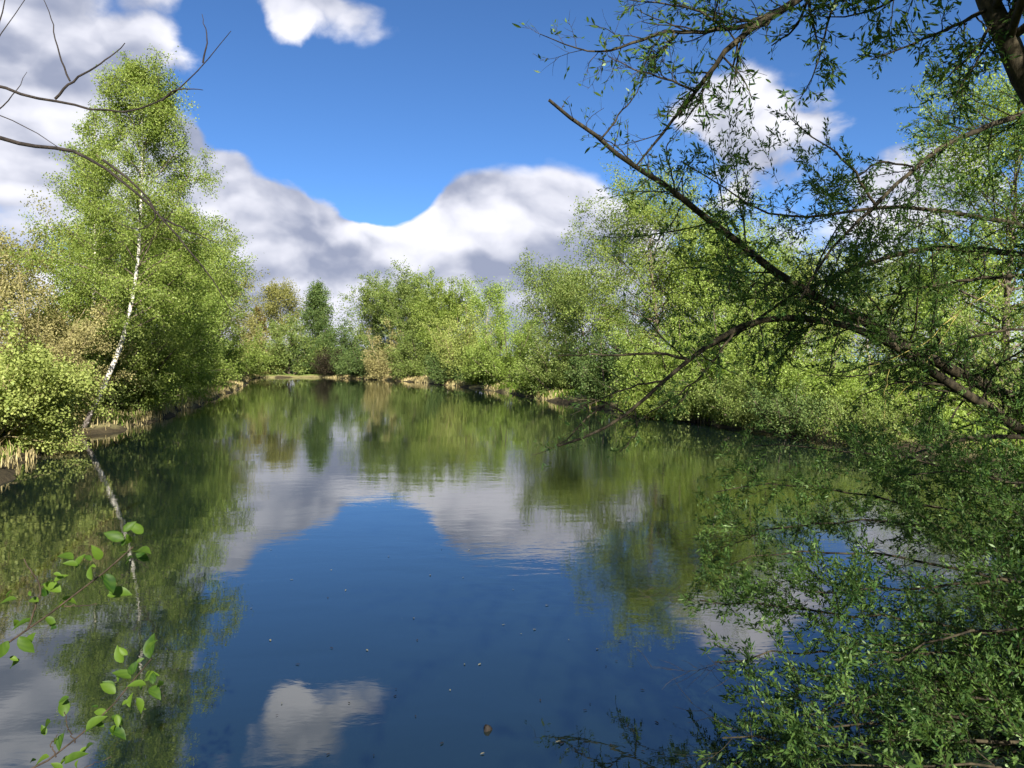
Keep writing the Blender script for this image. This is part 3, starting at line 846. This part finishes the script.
def willow(name, label, base, wood, twig_sets, leaf_mask=None, seed=1, leaf_len=0.07, leaf_w=0.017, singles=300, group=None, extra=None):
    """wood: list of (part name, Level, sides); twig_sets: list of (Level, n leaves)"""
    rng = np.random.default_rng(seed)
    base = np.asarray(base, float)
    root = thing(name, label, 'tree', tuple(base), group)
    for part, lv, sides in wood:
        V, Q = tubes([(Level(lv.P - base, lv.R), sides)])
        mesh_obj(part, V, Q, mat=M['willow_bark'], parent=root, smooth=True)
    tw = [l for l, n in twig_sets]
    V, Q = tubes([(Level(l.P - base, l.R), 3) for l in tw])
    mesh_obj('twigs', V, Q, mat=M['willow_bark'], parent=root, smooth=True)['kind'] = 'stuff'
    A = [pick_leaves(l, n, rng, 0.12, 1.0, 0.010, 0.0, 0.6, 0.9) for l, n in twig_sets if n]
    pos, ax, nr, tint = (np.concatenate([a[i] for a in A]) for i in range(4))
    if leaf_mask is not None:
        k = leaf_mask(pos); pos, ax, nr, tint = pos[k], ax[k], nr[k], tint[k]
    L = leaf_len * (0.55 + 0.75 * rng.random(len(pos)))
    c = 512 + F * pos[:, 0] / np.maximum(pos[:, 1], 0.1); r = HORIZON - F * (pos[:, 2] - EYE) / np.maximum(pos[:, 1], 0.1)
    vis = (c > 5) & (c < 1019) & (r > 5) & (r < 763) & (pos[:, 1] > 1)
    side = np.abs(np.sum(nr * unit(pos - np.array([0, 0, EYE])), 1))
    score = np.where(vis, L / pos[:, 1] * (0.4 + side), -1)
    top = np.argsort(-score)[:singles]
    rest = np.ones(len(pos), bool); rest[top] = False
    for i in top:
        leaf_object(WILLOW_LEAF, pos[i], ax[i], nr[i], L[i], root, base)
    near = rest & vis; far = rest & ~vis
    V, Q = leaf_quads(pos[near] - base, ax[near], nr[near], L[near], leaf_w * (0.9 + 0.4 * rng.random(near.sum())))
    V2, T2 = leaf_tris(pos[far] - base, ax[far], nr[far], L[far] * 1.3, L[far] * 0.42)
    o = mesh_obj('foliage', np.concatenate([V, V2]), Q, T2 + len(V), mat=M['willow_leaf'], parent=root,
                 tint=np.concatenate([tint[near], tint[far]]))
    o['kind'] = 'stuff'
    return root


def colrow(pos):
    y = np.maximum(pos[:, 1], 0.1)
    return 512 + F * pos[:, 0] / y, HORIZON - F * (pos[:, 2] - EYE) / y


# --- leaning willow on the right bank
rng = np.random.default_rng(101)
WA = np.array([7.7, 9.4, ground_z(7.7, 9.4) - 0.1])
a_trunk = limb([WA, at(1130, 470, 9.0), at(1125, 330, 8.8), at(1118, 190, 8.6), at(1100, 60, 8.4), at(1060, -90, 8.2)], 0.265, 0.080, rng=rng)
a1 = limb([WA + [0, -.1, .1], (1090, 448, 9.0), (1024, 405, 8.7), (982, 384, 8.5), (941, 365, 8.3), (893, 341, 8.1), (859, 317, 7.9), (824, 301, 7.7),
           (790, 284, 7.6), (760, 262, 7.5), (722, 228, 7.3), (690, 203, 7.1), (640, 168, 6.9), (595, 137, 6.7), (549, 100, 6.5)], 0.187, 0.027, 34, rng, 0.008)
a2 = limb([WA + [-.1, -.2, .05], (1090, 476, 8.6), (1024, 433, 8.3), (992, 409, 8.1), (954, 387, 8.0), (920, 364, 7.9), (888, 340, 7.8), (850, 325, 7.6), (805, 316, 7.5),
           (768, 316, 7.4), (735, 327, 7.3), (712, 343, 7.2), (687, 360, 7.1), (663, 382, 7.0), (636, 409, 6.9), (592, 438, 6.75), (558, 446, 6.6)], 0.156, 0.018, 34, rng, 0.006)
a3 = limb([(1122, 270, 8.7), (1070, 262, 8.6), (1024, 254, 8.5), (947, 247, 8.2), (906, 250, 8.1), (879, 259, 8.0), (838, 274, 7.9), (804, 288, 7.8), (776, 305, 7.7), (745, 332, 7.5), (700, 352, 7.3)], 0.090, 0.018, 24, rng)
a4 = limb([(1108, 100, 8.5), (1060, 100, 8.2), (1024, 113, 8.0), (975, 130, 7.8), (941, 147, 7.6), (913, 167, 7.5), (893, 188, 7.4), (876, 205, 7.3), (845, 232, 7.2), (821, 262, 7.1), (800, 300, 7.0)], 0.082, 0.016, 24, rng)
a5 = limb([(1118, 240, 8.6), (1060, 233, 8.2), (1024, 226, 8.0), (999, 219, 7.9), (964, 215, 7.7), (920, 208, 7.6), (879, 205, 7.4), (838, 214, 7.2), (804, 219, 7.0), (770, 217, 6.8), (742, 202, 6.7), (708, 178, 6.6), (681, 161, 6.5)], 0.070, 0.008, 24, rng)
a6 = limb([WA + [0, -.1, .3], (1080, 440, 8.6), (1024, 437, 8.2), (968, 437, 7.8), (947, 442, 7.6), (910, 455, 7.4), (885, 468, 7.2)], 0.101, 0.016, 18, rng)
a_sub = [
    limb([(687, 359, 7.1), (659, 351, 7.0), (629, 356, 6.9), (586, 354, 6.8), (558, 356, 6.7)], 0.030, 0.008, 12, rng),
    limb([(663, 381, 7.0), (633, 385, 6.9), (595, 402, 6.7), (571, 415, 6.6)], 0.020, 0.006, 12, rng),
    limb([(627, 414, 6.85), (597, 399, 6.8), (570, 400, 6.7)], 0.024, 0.008, 10, rng),
    limb([(605, 405, 6.8), (577, 426, 6.7), (573, 435, 6.65), (552, 450, 6.6), (532, 455, 6.5)], 0.018, 0.005, 12, rng),
    limb([(635, 411, 6.9), (638, 432, 6.85), (620, 452, 6.8)], 0.018, 0.005, 10, rng),
    limb([(735, 329, 7.3), (715, 361, 7.2), (691, 386, 7.1), (668, 400, 7.0), (638, 422, 6.9), (620, 429, 6.9)], 0.024, 0.006, 14, rng),
    limb([(691, 386, 7.1), (681, 402, 7.05), (672, 408, 7.0)], 0.014, 0.005, 8, rng),
    limb([(687, 360, 7.1), (660, 335, 7.0), (640, 310, 6.9), (622, 300, 6.8)], 0.018, 0.005, 12, rng),
    limb([(636, 166, 6.85), (612, 142, 6.8), (585, 131, 6.75), (586, 118, 6.7), (604, 108, 6.7)], 0.014, 0.004, 14, rng),
    limb([(600, 140, 6.7), (622, 112, 6.7), (640, 90, 6.7), (644, 70, 6.7)], 0.020, 0.005, 14, rng),
    limb([(676, 193, 7.0), (672, 175, 6.95), (664, 150, 6.9), (680, 130, 6.9)], 0.018, 0.005, 12, rng),
    limb([(676, 190, 7.0), (690, 165, 6.95), (700, 150, 6.9)], 0.012, 0.004, 10, rng),
    limb([(893, 341, 8.1), (875, 300, 7.8), (850, 283, 7.6), (815, 280, 7.5)], 0.030, 0.008, 12, rng),
    limb([(910, 350, 8.2), (890, 320, 8.1), (905, 300, 8.0), (915, 270, 7.9)], 0.028, 0.008, 12, rng),
    limb([(876, 205, 7.3), (850, 165, 7.2), (820, 140, 7.1), (800, 130, 7.0), (785, 110, 7.0)], 0.030, 0.007, 14, rng),
    limb([(913, 167, 7.5), (880, 160, 7.4), (850, 182, 7.3), (815, 195, 7.2)], 0.024, 0.007, 12, rng),
    limb([(1024, 275, 8.3), (960, 280, 8.1), (915, 290, 7.9), (880, 297, 7.8)], 0.045, 0.012, 14, rng),
    limb([(1040, 330, 8.2), (985, 330, 8.0), (950, 345, 7.9), (905, 365, 7.7), (860, 378, 7.5), (815, 375, 7.4)], 0.030, 0.008, 14, rng),
    limb([(954, 387, 8.0), (900, 380, 7.8), (860, 395, 7.6), (845, 410, 7.5)], 0.028, 0.007, 12, rng),
]
LA = cat_levels([Level(l.P[:, ::max(1, (l.P.shape[1] - 1) // 8)][:, :9], l.R[:, ::max(1, (l.P.shape[1] - 1) // 8)][:, :9]) for l in a_sub if l.P.shape[1] >= 9])


def resample(l, s=12, t0=0.0, t1=1.0):
    k = np.linspace(t0, t1, s + 1)
    p, _, r = l.sample(np.zeros(s + 1, int), k)
    return Level(p[None], r[None])


big = cat_levels([resample(l, 12, t0, t1) for l, t0, t1 in
                  ((a1, .16, .84), (a2, .16, .72), (a3, .15, 1), (a4, .10, 1), (a5, .12, 1), (a6, .2, 1))])
subs = cat_levels([resample(l, 12) for l in a_sub])
bt1 = spawn(big, 42, 0.02, 1.0, 58, 16, 0.15, 7, 0.13, (0, 0, 0.10), rng, 0.28, 0.35, shape=lambda t: 1.0 + 0 * t)
bt2 = spawn(bt1, 7, 0.15, 1.0, 48, 16, 0.42, 5, 0.13, (0, 0, 0.06), rng, 0.5, 0.14)
st1 = spawn(subs, 12, 0.15, 1.0, 48, 14, 0.22, 5, 0.13, (0, 0, 0.05), rng, 0.5, 0.14)
ends = cat_levels([resample(a1, 12, .80, 1), resample(a2, 12, .74, 1)])
et1 = spawn(ends, 7, 0.05, 0.97, 55, 14, 0.25, 5, 0.12, (0, 0, 0.05), rng, 0.3, 0.15)


def mask_a(pos):
    c, r = colrow(pos)
    # thinner leaf toward the outer tips over the water
    keep = np.random.default_rng(3).random(len(pos)) < np.clip((c - 540) / 190.0, 0.30, 1.0)
    return keep & ~((c < 700) & (r < 150) & (np.random.default_rng(4).random(len(pos)) < 0.5))


willow('leaning_willow', 'willow leaning from the right bank with a long broken limb over the water', WA,
       [('trunk', a_trunk, 12)] + [('limb', l, 10) for l in (a1, a2, a3, a4, a5, a6)] + [('branch', l, 6) for l in a_sub],
       [(bt1, 8000), (bt2, 46000), (st1, 6200), (et1, 450)], mask_a, 7, 0.054, 0.0125)

# --- upright willow whose crown shades the near bank
rng = np.random.default_rng(202)
WB = np.array([5.9, 4.6, ground_z(5.9, 4.6) - 0.1])
b_trunk = limb([WB, at(1180, 420, 5.2), at(1095, 220, 5.15), at(1024, 78, 5.1), at(1000, 30, 5.1), at(982, -8, 5.1), at(955, -90, 5.1), at(930, -200, 5.1), at(915, -330, 5.0),
                at(905, -460, 4.9)], 0.27, 0.06, 30, rng, 0.008)
b1 = limb([at(955, -92, 5.1), (900, -70, 5.0), (850, -38, 4.9), (797, 0, 4.8), (766, 20, 4.7), (729, 44, 4.6), (716, 64, 4.55), (696, 91, 4.5), (682, 108, 4.45), (665, 130, 4.4), (652, 149, 4.4), (636, 166, 4.4)], 0.085, 0.010, 26, rng, 0.003)
b_sub = [
    limb([(760, 23, 4.7), (723, 30, 4.65), (675, 34, 4.6), (669, 29, 4.6), (638, 41, 4.5), (608, 52, 4.45), (594, 54, 4.4), (570, 47, 4.4), (540, 34, 4.35)], 0.034, 0.005, 20, rng, 0.003),
    limb([(675, 36, 4.6), (662, 51, 4.55), (647, 59, 4.5)], 0.016, 0.005, 8, rng, 0.003),
    limb([(694, 91, 4.5), (658, 76, 4.45), (631, 68, 4.4), (608, 56, 4.4)], 0.017, 0.005, 12, rng, 0.003),
    limb([(723, 29, 4.65), (702, 10, 4.6), (675, 5, 4.6), (652, 2, 4.55), (621, -1, 4.5)], 0.018, 0.006, 12, rng, 0.003),
    limb([(850, -36, 4.9), (834, 0, 4.8), (824, 38, 4.75), (811, 82, 4.7), (800, 99, 4.7)], 0.022, 0.006, 14, rng, 0.003),
    limb([(990, 8, 5.1), (954, 26, 5.0), (913, 44, 4.9), (870, 60, 4.8)], 0.030, 0.006, 12, rng, 0.003),
    limb([(994, 20, 5.1), (975, 51, 5.0), (954, 72, 4.9), (934, 89, 4.85)], 0.026, 0.006, 12, rng, 0.003),
    limb([(998, 30, 5.1), (968, 75, 5.0), (958, 89, 4.95), (947, 120, 4.9)], 0.022, 0.005, 12, rng, 0.003),
    limb([(735, 40, 4.6), (728, 32, 4.6), (722, 22, 4.6), (716, -2, 4.6)], 0.012, 0.005, 8, rng, 0.003),
    limb([(705, 80, 4.55), (702, 95, 4.5), (701, 104, 4.5)], 0.010, 0.006, 6, rng, 0.002),
    limb([(955, -90, 5.1), (925, -30, 5.0), (890, 5, 4.9), (850, 20, 4.8), (810, 15, 4.7)], 0.030, 0.006, 12, rng, 0.003),
    limb([(1000, 28, 5.1), (1015, 5, 5.0), (1040, -30, 4.9)], 0.03, 0.012, 8, rng, 0.003),
]
subs = cat_levels([resample(l, 12) for l in b_sub] + [resample(b1, 12, 0.3, 1.0)])
bs1 = spawn(subs, 17, 0.12, 1.0, 46, 14, 0.22, 6, 0.14, (0, 0, 0.04), rng, 0.5, 0.12)
bs2 = spawn(bs1, 6, 0.2, 1.0, 45, 14, 0.5, 4, 0.14, (0, 0, 0.04), rng, 0.55, 0.06)
# unseen crown added above the frame, thrown back to shade the near willows
nC = 58
tt = 0.34 + 0.65 * (np.arange(nC) + rng.random(nC)) / nC
pos, d, rr = b_trunk.sample(np.zeros(nC, int), tt)
az = np.arange(nC) * 2.399
el = np.radians(18 + 45 * (tt - 0.42) / 0.57)
dirs = np.stack([np.cos(az) * np.cos(el) * 0.7 + 0.25, np.sin(az) * np.cos(el) * 0.6 - 1.0, np.sin(el) * 0.8], 1)
cl1 = grow(pos, dirs, 6.2 * (0.65 + 0.5 * rng.random(nC)) * (1.15 - 0.6 * (tt - 0.42) / 0.57), np.maximum(rr * 0.4, 0.012), np.full(nC, 0.008), 9, 0.09, (0.12, -0.1, -0.35), rng)
cl2 = spawn(cl1, 8, 0.2, 1.0, 46, 12, 0.36, 6, 0.12, (0, 0, -0.05), rng, 0.45, 0.3)
cl3 = spawn(cl2, 6, 0.15, 1.0, 45, 14, 0.45, 4, 0.13, (0, 0, -0.15), rng, 0.5, 0.2)


def mask_b(pos):
    c, r = colrow(pos)
    # bare toward the tips on the left, no crown hanging into the open sky
    rg = np.random.default_rng(8).random(len(pos))
    inframe = (pos[:, 1] > 1.0) & (r > -10) & (c < 1040) & (c > -20)
    return ~inframe | (rg < np.clip((c - 560) / 330.0, 0.25, 0.9))


def trim(lv):
    c, r = colrow(lv.P.reshape(-1, 3)); y = lv.P.reshape(-1, 3)[:, 1]
    bad = ((y > 0.6) & (r > -30) & (c < 1060)).reshape(lv.P.shape[:2])[:, 1:].any(1)
    return Level(lv.P[~bad], lv.R[~bad])


cl1, cl2, cl3 = trim(cl1), trim(cl2), trim(cl3)
willow('upright_willow', 'upright willow with dark slanting trunk in the top right corner', WB,
       [('trunk', b_trunk, 12), ('limb', b1, 8)] + [('branch', l, 6) for l in b_sub] + [('shade_crown_limbs', cl1, 5)],
       [(bs1, 1300), (bs2, 5600), (cl2, 14000), (cl3, 95000)], mask_b, 9, 0.052, 0.0125)

# --- low willow bush hanging over the near water, bottom right
rng = np.random.default_rng(303)
WC = np.array([5.0, 4.1, ground_z(5.0, 4.1) - 0.1])
stems = [
    [(1210, 720, 4.3), (1024, 705, 4.2), (966, 692, 4.1), (914, 686, 4.0), (858, 697, 3.9), (824, 712, 3.85), (790, 716, 3.8)],
    [(1200, 680, 4.6), (1080, 650, 4.7), (980, 630, 4.7), (900, 620, 4.6), (820, 612, 4.5), (760, 606, 4.4), (700, 600, 4.3)],
    [(1200, 640, 5.0), (1060, 600, 5.2), (960, 570, 5.2), (880, 555, 5.1), (800, 550, 5.0), (730, 565, 4.9)],
    [(1200, 590, 5.4), (1050, 535, 5.8), (950, 510, 5.8), (860, 492, 5.7), (780, 482, 5.6), (716, 492, 5.5)],
    [(1200, 560, 5.8), (1060, 495, 6.2), (960, 468, 6.2), (880, 455, 6.1), (810, 445, 6.0), (752, 446, 5.9)],
    [(1200, 750, 4.0), (1060, 748, 3.9), (960, 738, 3.8), (880, 742, 3.72), (800, 746, 3.66), (722, 738, 3.6)],
    [(1200, 700, 4.4), (1060, 670, 4.4), (970, 655, 4.4), (880, 650, 4.3), (790, 655, 4.2), (715, 662, 4.1)],
    [(1200, 620, 5.2), (1060, 560, 5.5), (980, 535, 5.5), (900, 522, 5.4), (830, 522, 5.3), (760, 530, 5.2), (720, 548, 5.1)],
    [(1200, 730, 4.1), (1080, 715, 4.1), (1000, 720, 4.0), (930, 716, 3.9), (860, 722, 3.85), (780, 735, 3.75)],
    [(1220, 600, 5.0), (1090, 510, 5.2), (1010, 480, 5.2), (950, 470, 5.2), (890, 478, 5.1)],
    [(1210, 660, 4.4), (1100, 600, 4.4), (1020, 580, 4.4), (950, 585, 4.3), (880, 590, 4.3), (800, 590, 4.2)],
    [(1210, 690, 4.0), (1100, 640, 3.9), (1010, 625, 3.9), (940, 640, 3.8), (870, 665, 3.8)],
    [(1150, 640, 4.8), (1050, 540, 5.0), (1000, 500, 5.1), (960, 485, 5.2)],
    [(1200, 770, 3.8), (1080, 775, 3.6), (1000, 765, 3.5), (930, 768, 3.45), (850, 765, 3.4)],
]
cst = [limb([WC + 0.12 * rng.normal(size=3) * [1, 1, .3]] + s, 0.038, 0.007, 24, rng, 0.012) for s in stems]
call = cat_levels([resample(l, 14, 0.12, 1.0) for l in cst])
ct1 = spawn(call, 30, 0.0, 1.0, 44, 14, 0.20, 6, 0.10, (-0.05, 0, 0.30), rng, 0.35, 0.28, shape=lambda t: 1.1 - 0.45 * t)
ct2 = spawn(ct1, 5, 0.15, 1.0, 42, 12, 0.50, 5, 0.11, (0, 0, 0.12), rng, 0.55, 0.14)


def mask_c(pos):
    c, r = colrow(pos)
    left = np.interp(r, [400, 440, 480, 520, 560, 600, 640, 660, 700, 740, 790], [760, 735, 705, 700, 712, 690, 690, 730, 735, 705, 720])
    return (pos[:, 2] > 0.03) & (c > left - 8) & (r > 425)


willow('willow_bush', 'low dark green willow bush spreading over the water at bottom right', WC,
       [('limb', l, 6) for l in cst], [(ct1, 20000), (ct2, 84000)], mask_c, 13, 0.039, 0.0100)

# ------------------------------------------------------------------ leafless tree at the left edge
rng = np.random.default_rng(404)
WD = np.array([-3.75, 3.7, ground_z(-3.75, 3.7) - 0.1])
d_root = thing('bare_tree', 'bare twisting branches reaching in from the upper left edge', 'tree', tuple(WD))
d_trunk = limb([WD, WD + [0.05, 0.02, 1.4], WD + [0.2, -0.02, 2.6], WD + [0.15, 0.05, 3.6], WD + [0.3, 0.1, 4.6]], 0.20, 0.06, 20, rng, 0.006)
D = 3.6
d_limbs = [
    (limb([WD + [0.16, -0.02, 2.3], (-60, 118, D), (0, 137, D), (14, 146, D), (58, 147, D), (85, 154, D), (109, 167, D), (130, 188, D), (150, 205, D), (167, 222, D), (180, 240, D), (195, 258, D), (212, 275, D), (232, 312, D)], 0.040, 0.0035, 36, rng, 0.0025), 'limb'),
    (limb([WD + [0.18, 0, 2.7], (-70, 66, D), (0, 87, D), (27, 96, D), (55, 100, D), (85, 109, D), (116, 114, D), (140, 111, D), (161, 101, D), (178, 91, D), (191, 80, D), (203, 63, D), (219, 48, D), (231, 31, D)], 0.030, 0.0030, 36, rng, 0.0025), 'limb'),
    (limb([(203, 63, D), (208, 38, D), (202, 14, D)], 0.009, 0.0025, 10, rng, 0.002), 'twig'),
    (limb([(161, 101, D), (174, 90, D), (191, 88, D), (203, 90, D)], 0.011, 0.0030, 10, rng, 0.002), 'twig'),
    (limb([(55, 99, D), (70, 82, D), (92, 68, D), (113, 56, D), (125, 43, D)], 0.013, 0.0040, 14, rng, 0.002), 'twig'),
    (limb([(70, 81, D), (60, 58, D), (53, 24, D), (43, -2, D)], 0.009, 0.0030, 12, rng, 0.002), 'twig'),
    (limb([(103, 160, D), (143, 191, D), (159, 215, D), (150, 229, D), (133, 230, D), (113, 220, D)], 0.013, 0.0025, 18, rng, 0.002), 'twig'),
    (limb([(164, 219, D), (191, 232, D), (219, 244, D)], 0.010, 0.0025, 10, rng, 0.002), 'twig'),
    (limb([WD + [0.17, 0, 2.45], (-50, 100, D), (0, 113, D), (24, 120, D), (51, 140, D), (75, 161, D), (99, 186, D)], 0.014, 0.0020, 18, rng, 0.002), 'twig'),
    (limb([(-20, 122, D), (0, 109, D), (17, 91, D), (27, 72, D)], 0.009, 0.0020, 10, rng, 0.002), 'twig'),
    (limb([WD + [0.2, 0, 3.1], (-25, 75, D), (0, 38, D), (10, 17, D), (20, 3, D), (30, -8, D)], 0.014, 0.0030, 14, rng, 0.002), 'twig'),
    (limb([(-14, 66, D), (0, 24, D), (5, 0, D), (8, -25, D)], 0.010, 0.0030, 10, rng, 0.002), 'twig'),
]
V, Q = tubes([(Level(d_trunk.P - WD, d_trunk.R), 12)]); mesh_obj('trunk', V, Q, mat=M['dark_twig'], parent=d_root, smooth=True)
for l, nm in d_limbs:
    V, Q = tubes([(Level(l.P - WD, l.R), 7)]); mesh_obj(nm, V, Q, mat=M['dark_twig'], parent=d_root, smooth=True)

# ------------------------------------------------------------------ young broadleaf shoots, bottom left
rng = np.random.default_rng(505)
WE = np.array([-2.35, 2.05, ground_z(-2.35, 2.05) - 0.05])
E = 2.2


def shoot(label, stems, leaves, base, depth):
    main = None
    root = thing('leafy_sapling', label, 'sapling', tuple(base), 'leafy shoots at the bottom left')
    for pts, w0, w1 in stems:
        l = limb(pts, w0, w1, 18, rng, 0.0015)
        V, Q = tubes([(Level(l.P - base, l.R), 6)]); st = mesh_obj('stem', V, Q, mat=M['sapling_stem'], parent=root, smooth=True)
        main = st if pts is stems[0][0] else main
    more = [(cx + rng.uniform(-9, 9), cy + rng.uniform(-8, 8), ang + rng.uniform(-120, 120), ln * rng.uniform(0.45, 0.8), tilt) for (cx, cy, ang, ln, tilt) in leaves]
    for (cx, cy, ang, ln, tilt) in leaves + more:
        p = at(cx, cy, depth + rng.uniform(-0.08, 0.08)); ln *= 0.76
        a = math.radians(ang)
        ax = unit(np.array([math.cos(a), rng.uniform(-0.8, 0.6), math.sin(a)]))
        nr = unit(np.array([rng.uniform(-0.9, 0.9), -0.8 + rng.uniform(-0.5, 0.5), tilt * 1.1]))
        nr = unit(nr - ax * np.dot(ax, nr))
        leaf_object(OVAL_LEAF, p - ax * 0.5 * ln * depth / F, ax, nr, ln * depth / F, main, base)


e1_leaves = [(65, 556, 160, 26, 1.3), (79, 561, 70, 20, 0.6), (97, 553, 100, 22, 1.0), (114, 536, 150, 26, 0.4), (136, 528, 130, 24, 0.5),
             (142, 550, 20, 30, 0.8), (128, 560, -150, 18, 1.2), (110, 583, -60, 26, 0.9), (120, 592, 0, 28, 1.4), (52, 587, 150, 26, 1.2),
             (46, 590, 60, 20, 0.7), (70, 600, -20, 20, 1.3), (22, 623, 190, 26, 1.5), (51, 622, -40, 20, 1.1), (3, 650, 250, 24, 0.8),
             (14, 664, 250, 24, 0.9), (26, 645, -50, 28, 0.5), (90, 573, 110, 18, 0.9), (60, 578, 40, 18, 1.4), (33, 600, 170, 18, 1.2),
             (128, 540, 60, 18, 1.1), (8, 600, 180, 20, 1.5)]
e2_leaves = [(150, 646, 95, 32, 0.7), (119, 655, 110, 24, 0.8), (150, 676, 30, 26, 0.9), (137, 684, 160, 22, 1.1), (122, 674, 150, 26, 1.2), (155, 692, -20, 24, 0.8),
             (140, 705, -60, 20, 1.0), (108, 688, 140, 24, 1.0), (95, 722, 40, 26, 0.9), (118, 732, -20, 26, 1.3), (64, 706, 100, 26, 1.0), (45, 727, 220, 30, 1.1),
             (60, 742, 260, 22, 0.4), (75, 757, 30, 28, 1.2), (62, 762, 210, 24, 1.2), (41, 760, 200, 24, 1.4), (87, 747, 60, 22, 1.2), (100, 712, 170, 18, 0.8),
             (118, 720, -40, 20, 1.3), (133, 668, 60, 20, 0.8), (90, 728, 200, 18, 1.1), (130, 700, 100, 18, 1.2)]
shoot('upper leafy shoot with bright oval leaves at lower left', [
    ([WE, at(-60, 700, E), at(-10, 652, E), (26, 630, E), (60, 607, E), (86, 589, E), (109, 570, E), (133, 547, E)], 0.011, 0.004),
    ([(28, 628, E), (37, 604, E), (41, 587, E), (24, 559, E)], 0.006, 0.003),
    ([(64, 606, E), (80, 606, E), (97, 604, E)], 0.004, 0.002)], e1_leaves, WE, E)
WE2 = np.array([-1.75, 1.85, ground_z(-1.75, 1.85) - 0.05])
E2 = 2.05
shoot('lower leafy shoot with darker oval leaves in the bottom left corner', [
    ([WE2, at(-30, 800, E2), (30, 768, E2), (56, 757, E2), (81, 739, E2), (109, 709, E2), (135, 682, E2), (152, 658, E2)], 0.009, 0.003),
    ([(75, 743, E2), (68, 728, E2), (64, 712, E2)], 0.004, 0.002),
    ([(56, 757, E2), (50, 745, E2), (58, 735, E2)], 0.004, 0.002),
    ([(70, 775, E2), (90, 765, E2), (112, 757, E2)], 0.003, 0.0015)], e2_leaves, WE2, E2)

# ------------------------------------------------------------------ small things afloat and in the shallows
rng = np.random.default_rng(606)
M['float_pale'] = bark_mat('float_pale', (0.05, 0.05, 0.03), (0.20, 0.19, 0.13), 60.0)
M['float_dark'] = bark_mat('float_dark', (0.006, 0.005, 0.004), (0.018, 0.014, 0.011), 40.0)
fl_me = single_leaf_mesh('floating_leaf', M['float_pale'], 0.5 * 0.45, [(0, 0.05), (0.2, 0.7), (0.5, 1.0), (0.8, 0.6), (1.0, 0.05)])
fl_dark = single_leaf_mesh('floating_leaf', M['float_dark'], 0.5 * 0.35, [(0, 0.05), (0.2, 0.7), (0.5, 1.0), (0.8, 0.6), (1.0, 0.05)])
spots = [(250, 609, 0), (331, 570, 0), (366, 650, 0), (326, 756, 1), (330, 648, 1), (418, 640, 1), (462, 578, 0), (481, 664, 0), (545, 606, 0), (583, 711, 1), (612, 746, 1),
         (568, 640, 0), (430, 576, 0), (388, 557, 0), (300, 665, 1), (348, 703, 1), (415, 716, 1), (512, 590, 0), (530, 560, 0), (622, 642, 1), (596, 650, 0), (640, 690, 1),
         (655, 722, 1), (440, 745, 1), (395, 690, 1), (470, 550, 0), (505, 625, 0), (346, 590, 0), (290, 580, 0), (450, 690, 0), (540, 700, 1), (560, 745, 1), (612, 588, 0), (270, 640, 0)]
spots += [(rng.uniform(250, 690), 520 + 245 * rng.random() ** 0.9, int(rng.random() < 0.35)) for _ in range(18)]
for (cx, cy, dk) in spots:
    d = EYE * F / (cy - HORIZON)
    o = bpy.data.objects.new('floating_leaf', fl_dark if dk else fl_me); COL.objects.link(o)
    s = rng.uniform(0.016, 0.036)
    o.location = ((cx - 512) / F * d, d, 0.006); o.scale = (s, s, s * 0.6); o.rotation_euler = (0, 0, rng.uniform(0, 6.28))
    tag(o, 'small dark leaf scrap floating on the open water' if dk else 'tiny pale leaf fleck floating on the open water', 'floating leaf',
        'dark leaf scraps on the water' if dk else 'pale leaf flecks on the water')

# dark chunk of bark afloat
d = EYE * F / (730 - HORIZON)
n = 14
ang = np.linspace(0, 2 * np.pi, n, endpoint=False)
rad = 0.024 * (1 + 0.28 * np.sin(3 * ang + 1) + 0.15 * rng.normal(size=n))
V = [(0, 0, 0.030)]
for k, (f, z) in enumerate(((0.55, 0.026), (0.95, 0.010), (1.0, -0.012))):
    V += [(rad[i] * f * math.cos(ang[i]), rad[i] * f * 0.8 * math.sin(ang[i]), z + 0.004 * rng.normal()) for i in range(n)]
T = [(0, 1 + i, 1 + (i + 1) % n) for i in range(n)]
Q = [(1 + k * n + i, 1 + (k + 1) * n + i, 1 + (k + 1) * n + (i + 1) % n, 1 + k * n + (i + 1) % n) for k in range(2) for i in range(n)]
o = mesh_obj('floating_bark', V, Q, T, M['float_dark'], smooth=True)
o.location = ((487 - 512) / F * d, d, 0.0)
tag(o, 'dark lump of bark floating near the bottom centre of the water', 'bark')

# dead yellow twigs hanging in the willow
WY = at(888, 345, 7.6)
yr = thing('yellow_twig', 'dead yellowish twig hanging below the willow limbs on the right', 'twig', tuple(WY))
for pts, w in (([(1005, 280, 7.8), (960, 310, 7.7), (925, 345, 7.65), (885, 362, 7.6), (850, 372, 7.5)], 0.012), ([(888, 362, 7.6), (886, 400, 7.6), (884, 440, 7.55), (886, 470, 7.5)], 0.010),
               ([(960, 310, 7.7), (935, 350, 7.65), (915, 380, 7.6), (895, 400, 7.6)], 0.008)):
    l = limb(pts, w, 0.004, 14, rng, 0.008)
    V, Q = tubes([(Level(l.P - WY, l.R), 5)]); mesh_obj('twig', V, Q, mat=M['yellow_twig'], parent=yr, smooth=True)

bpy.context.view_layer.update()
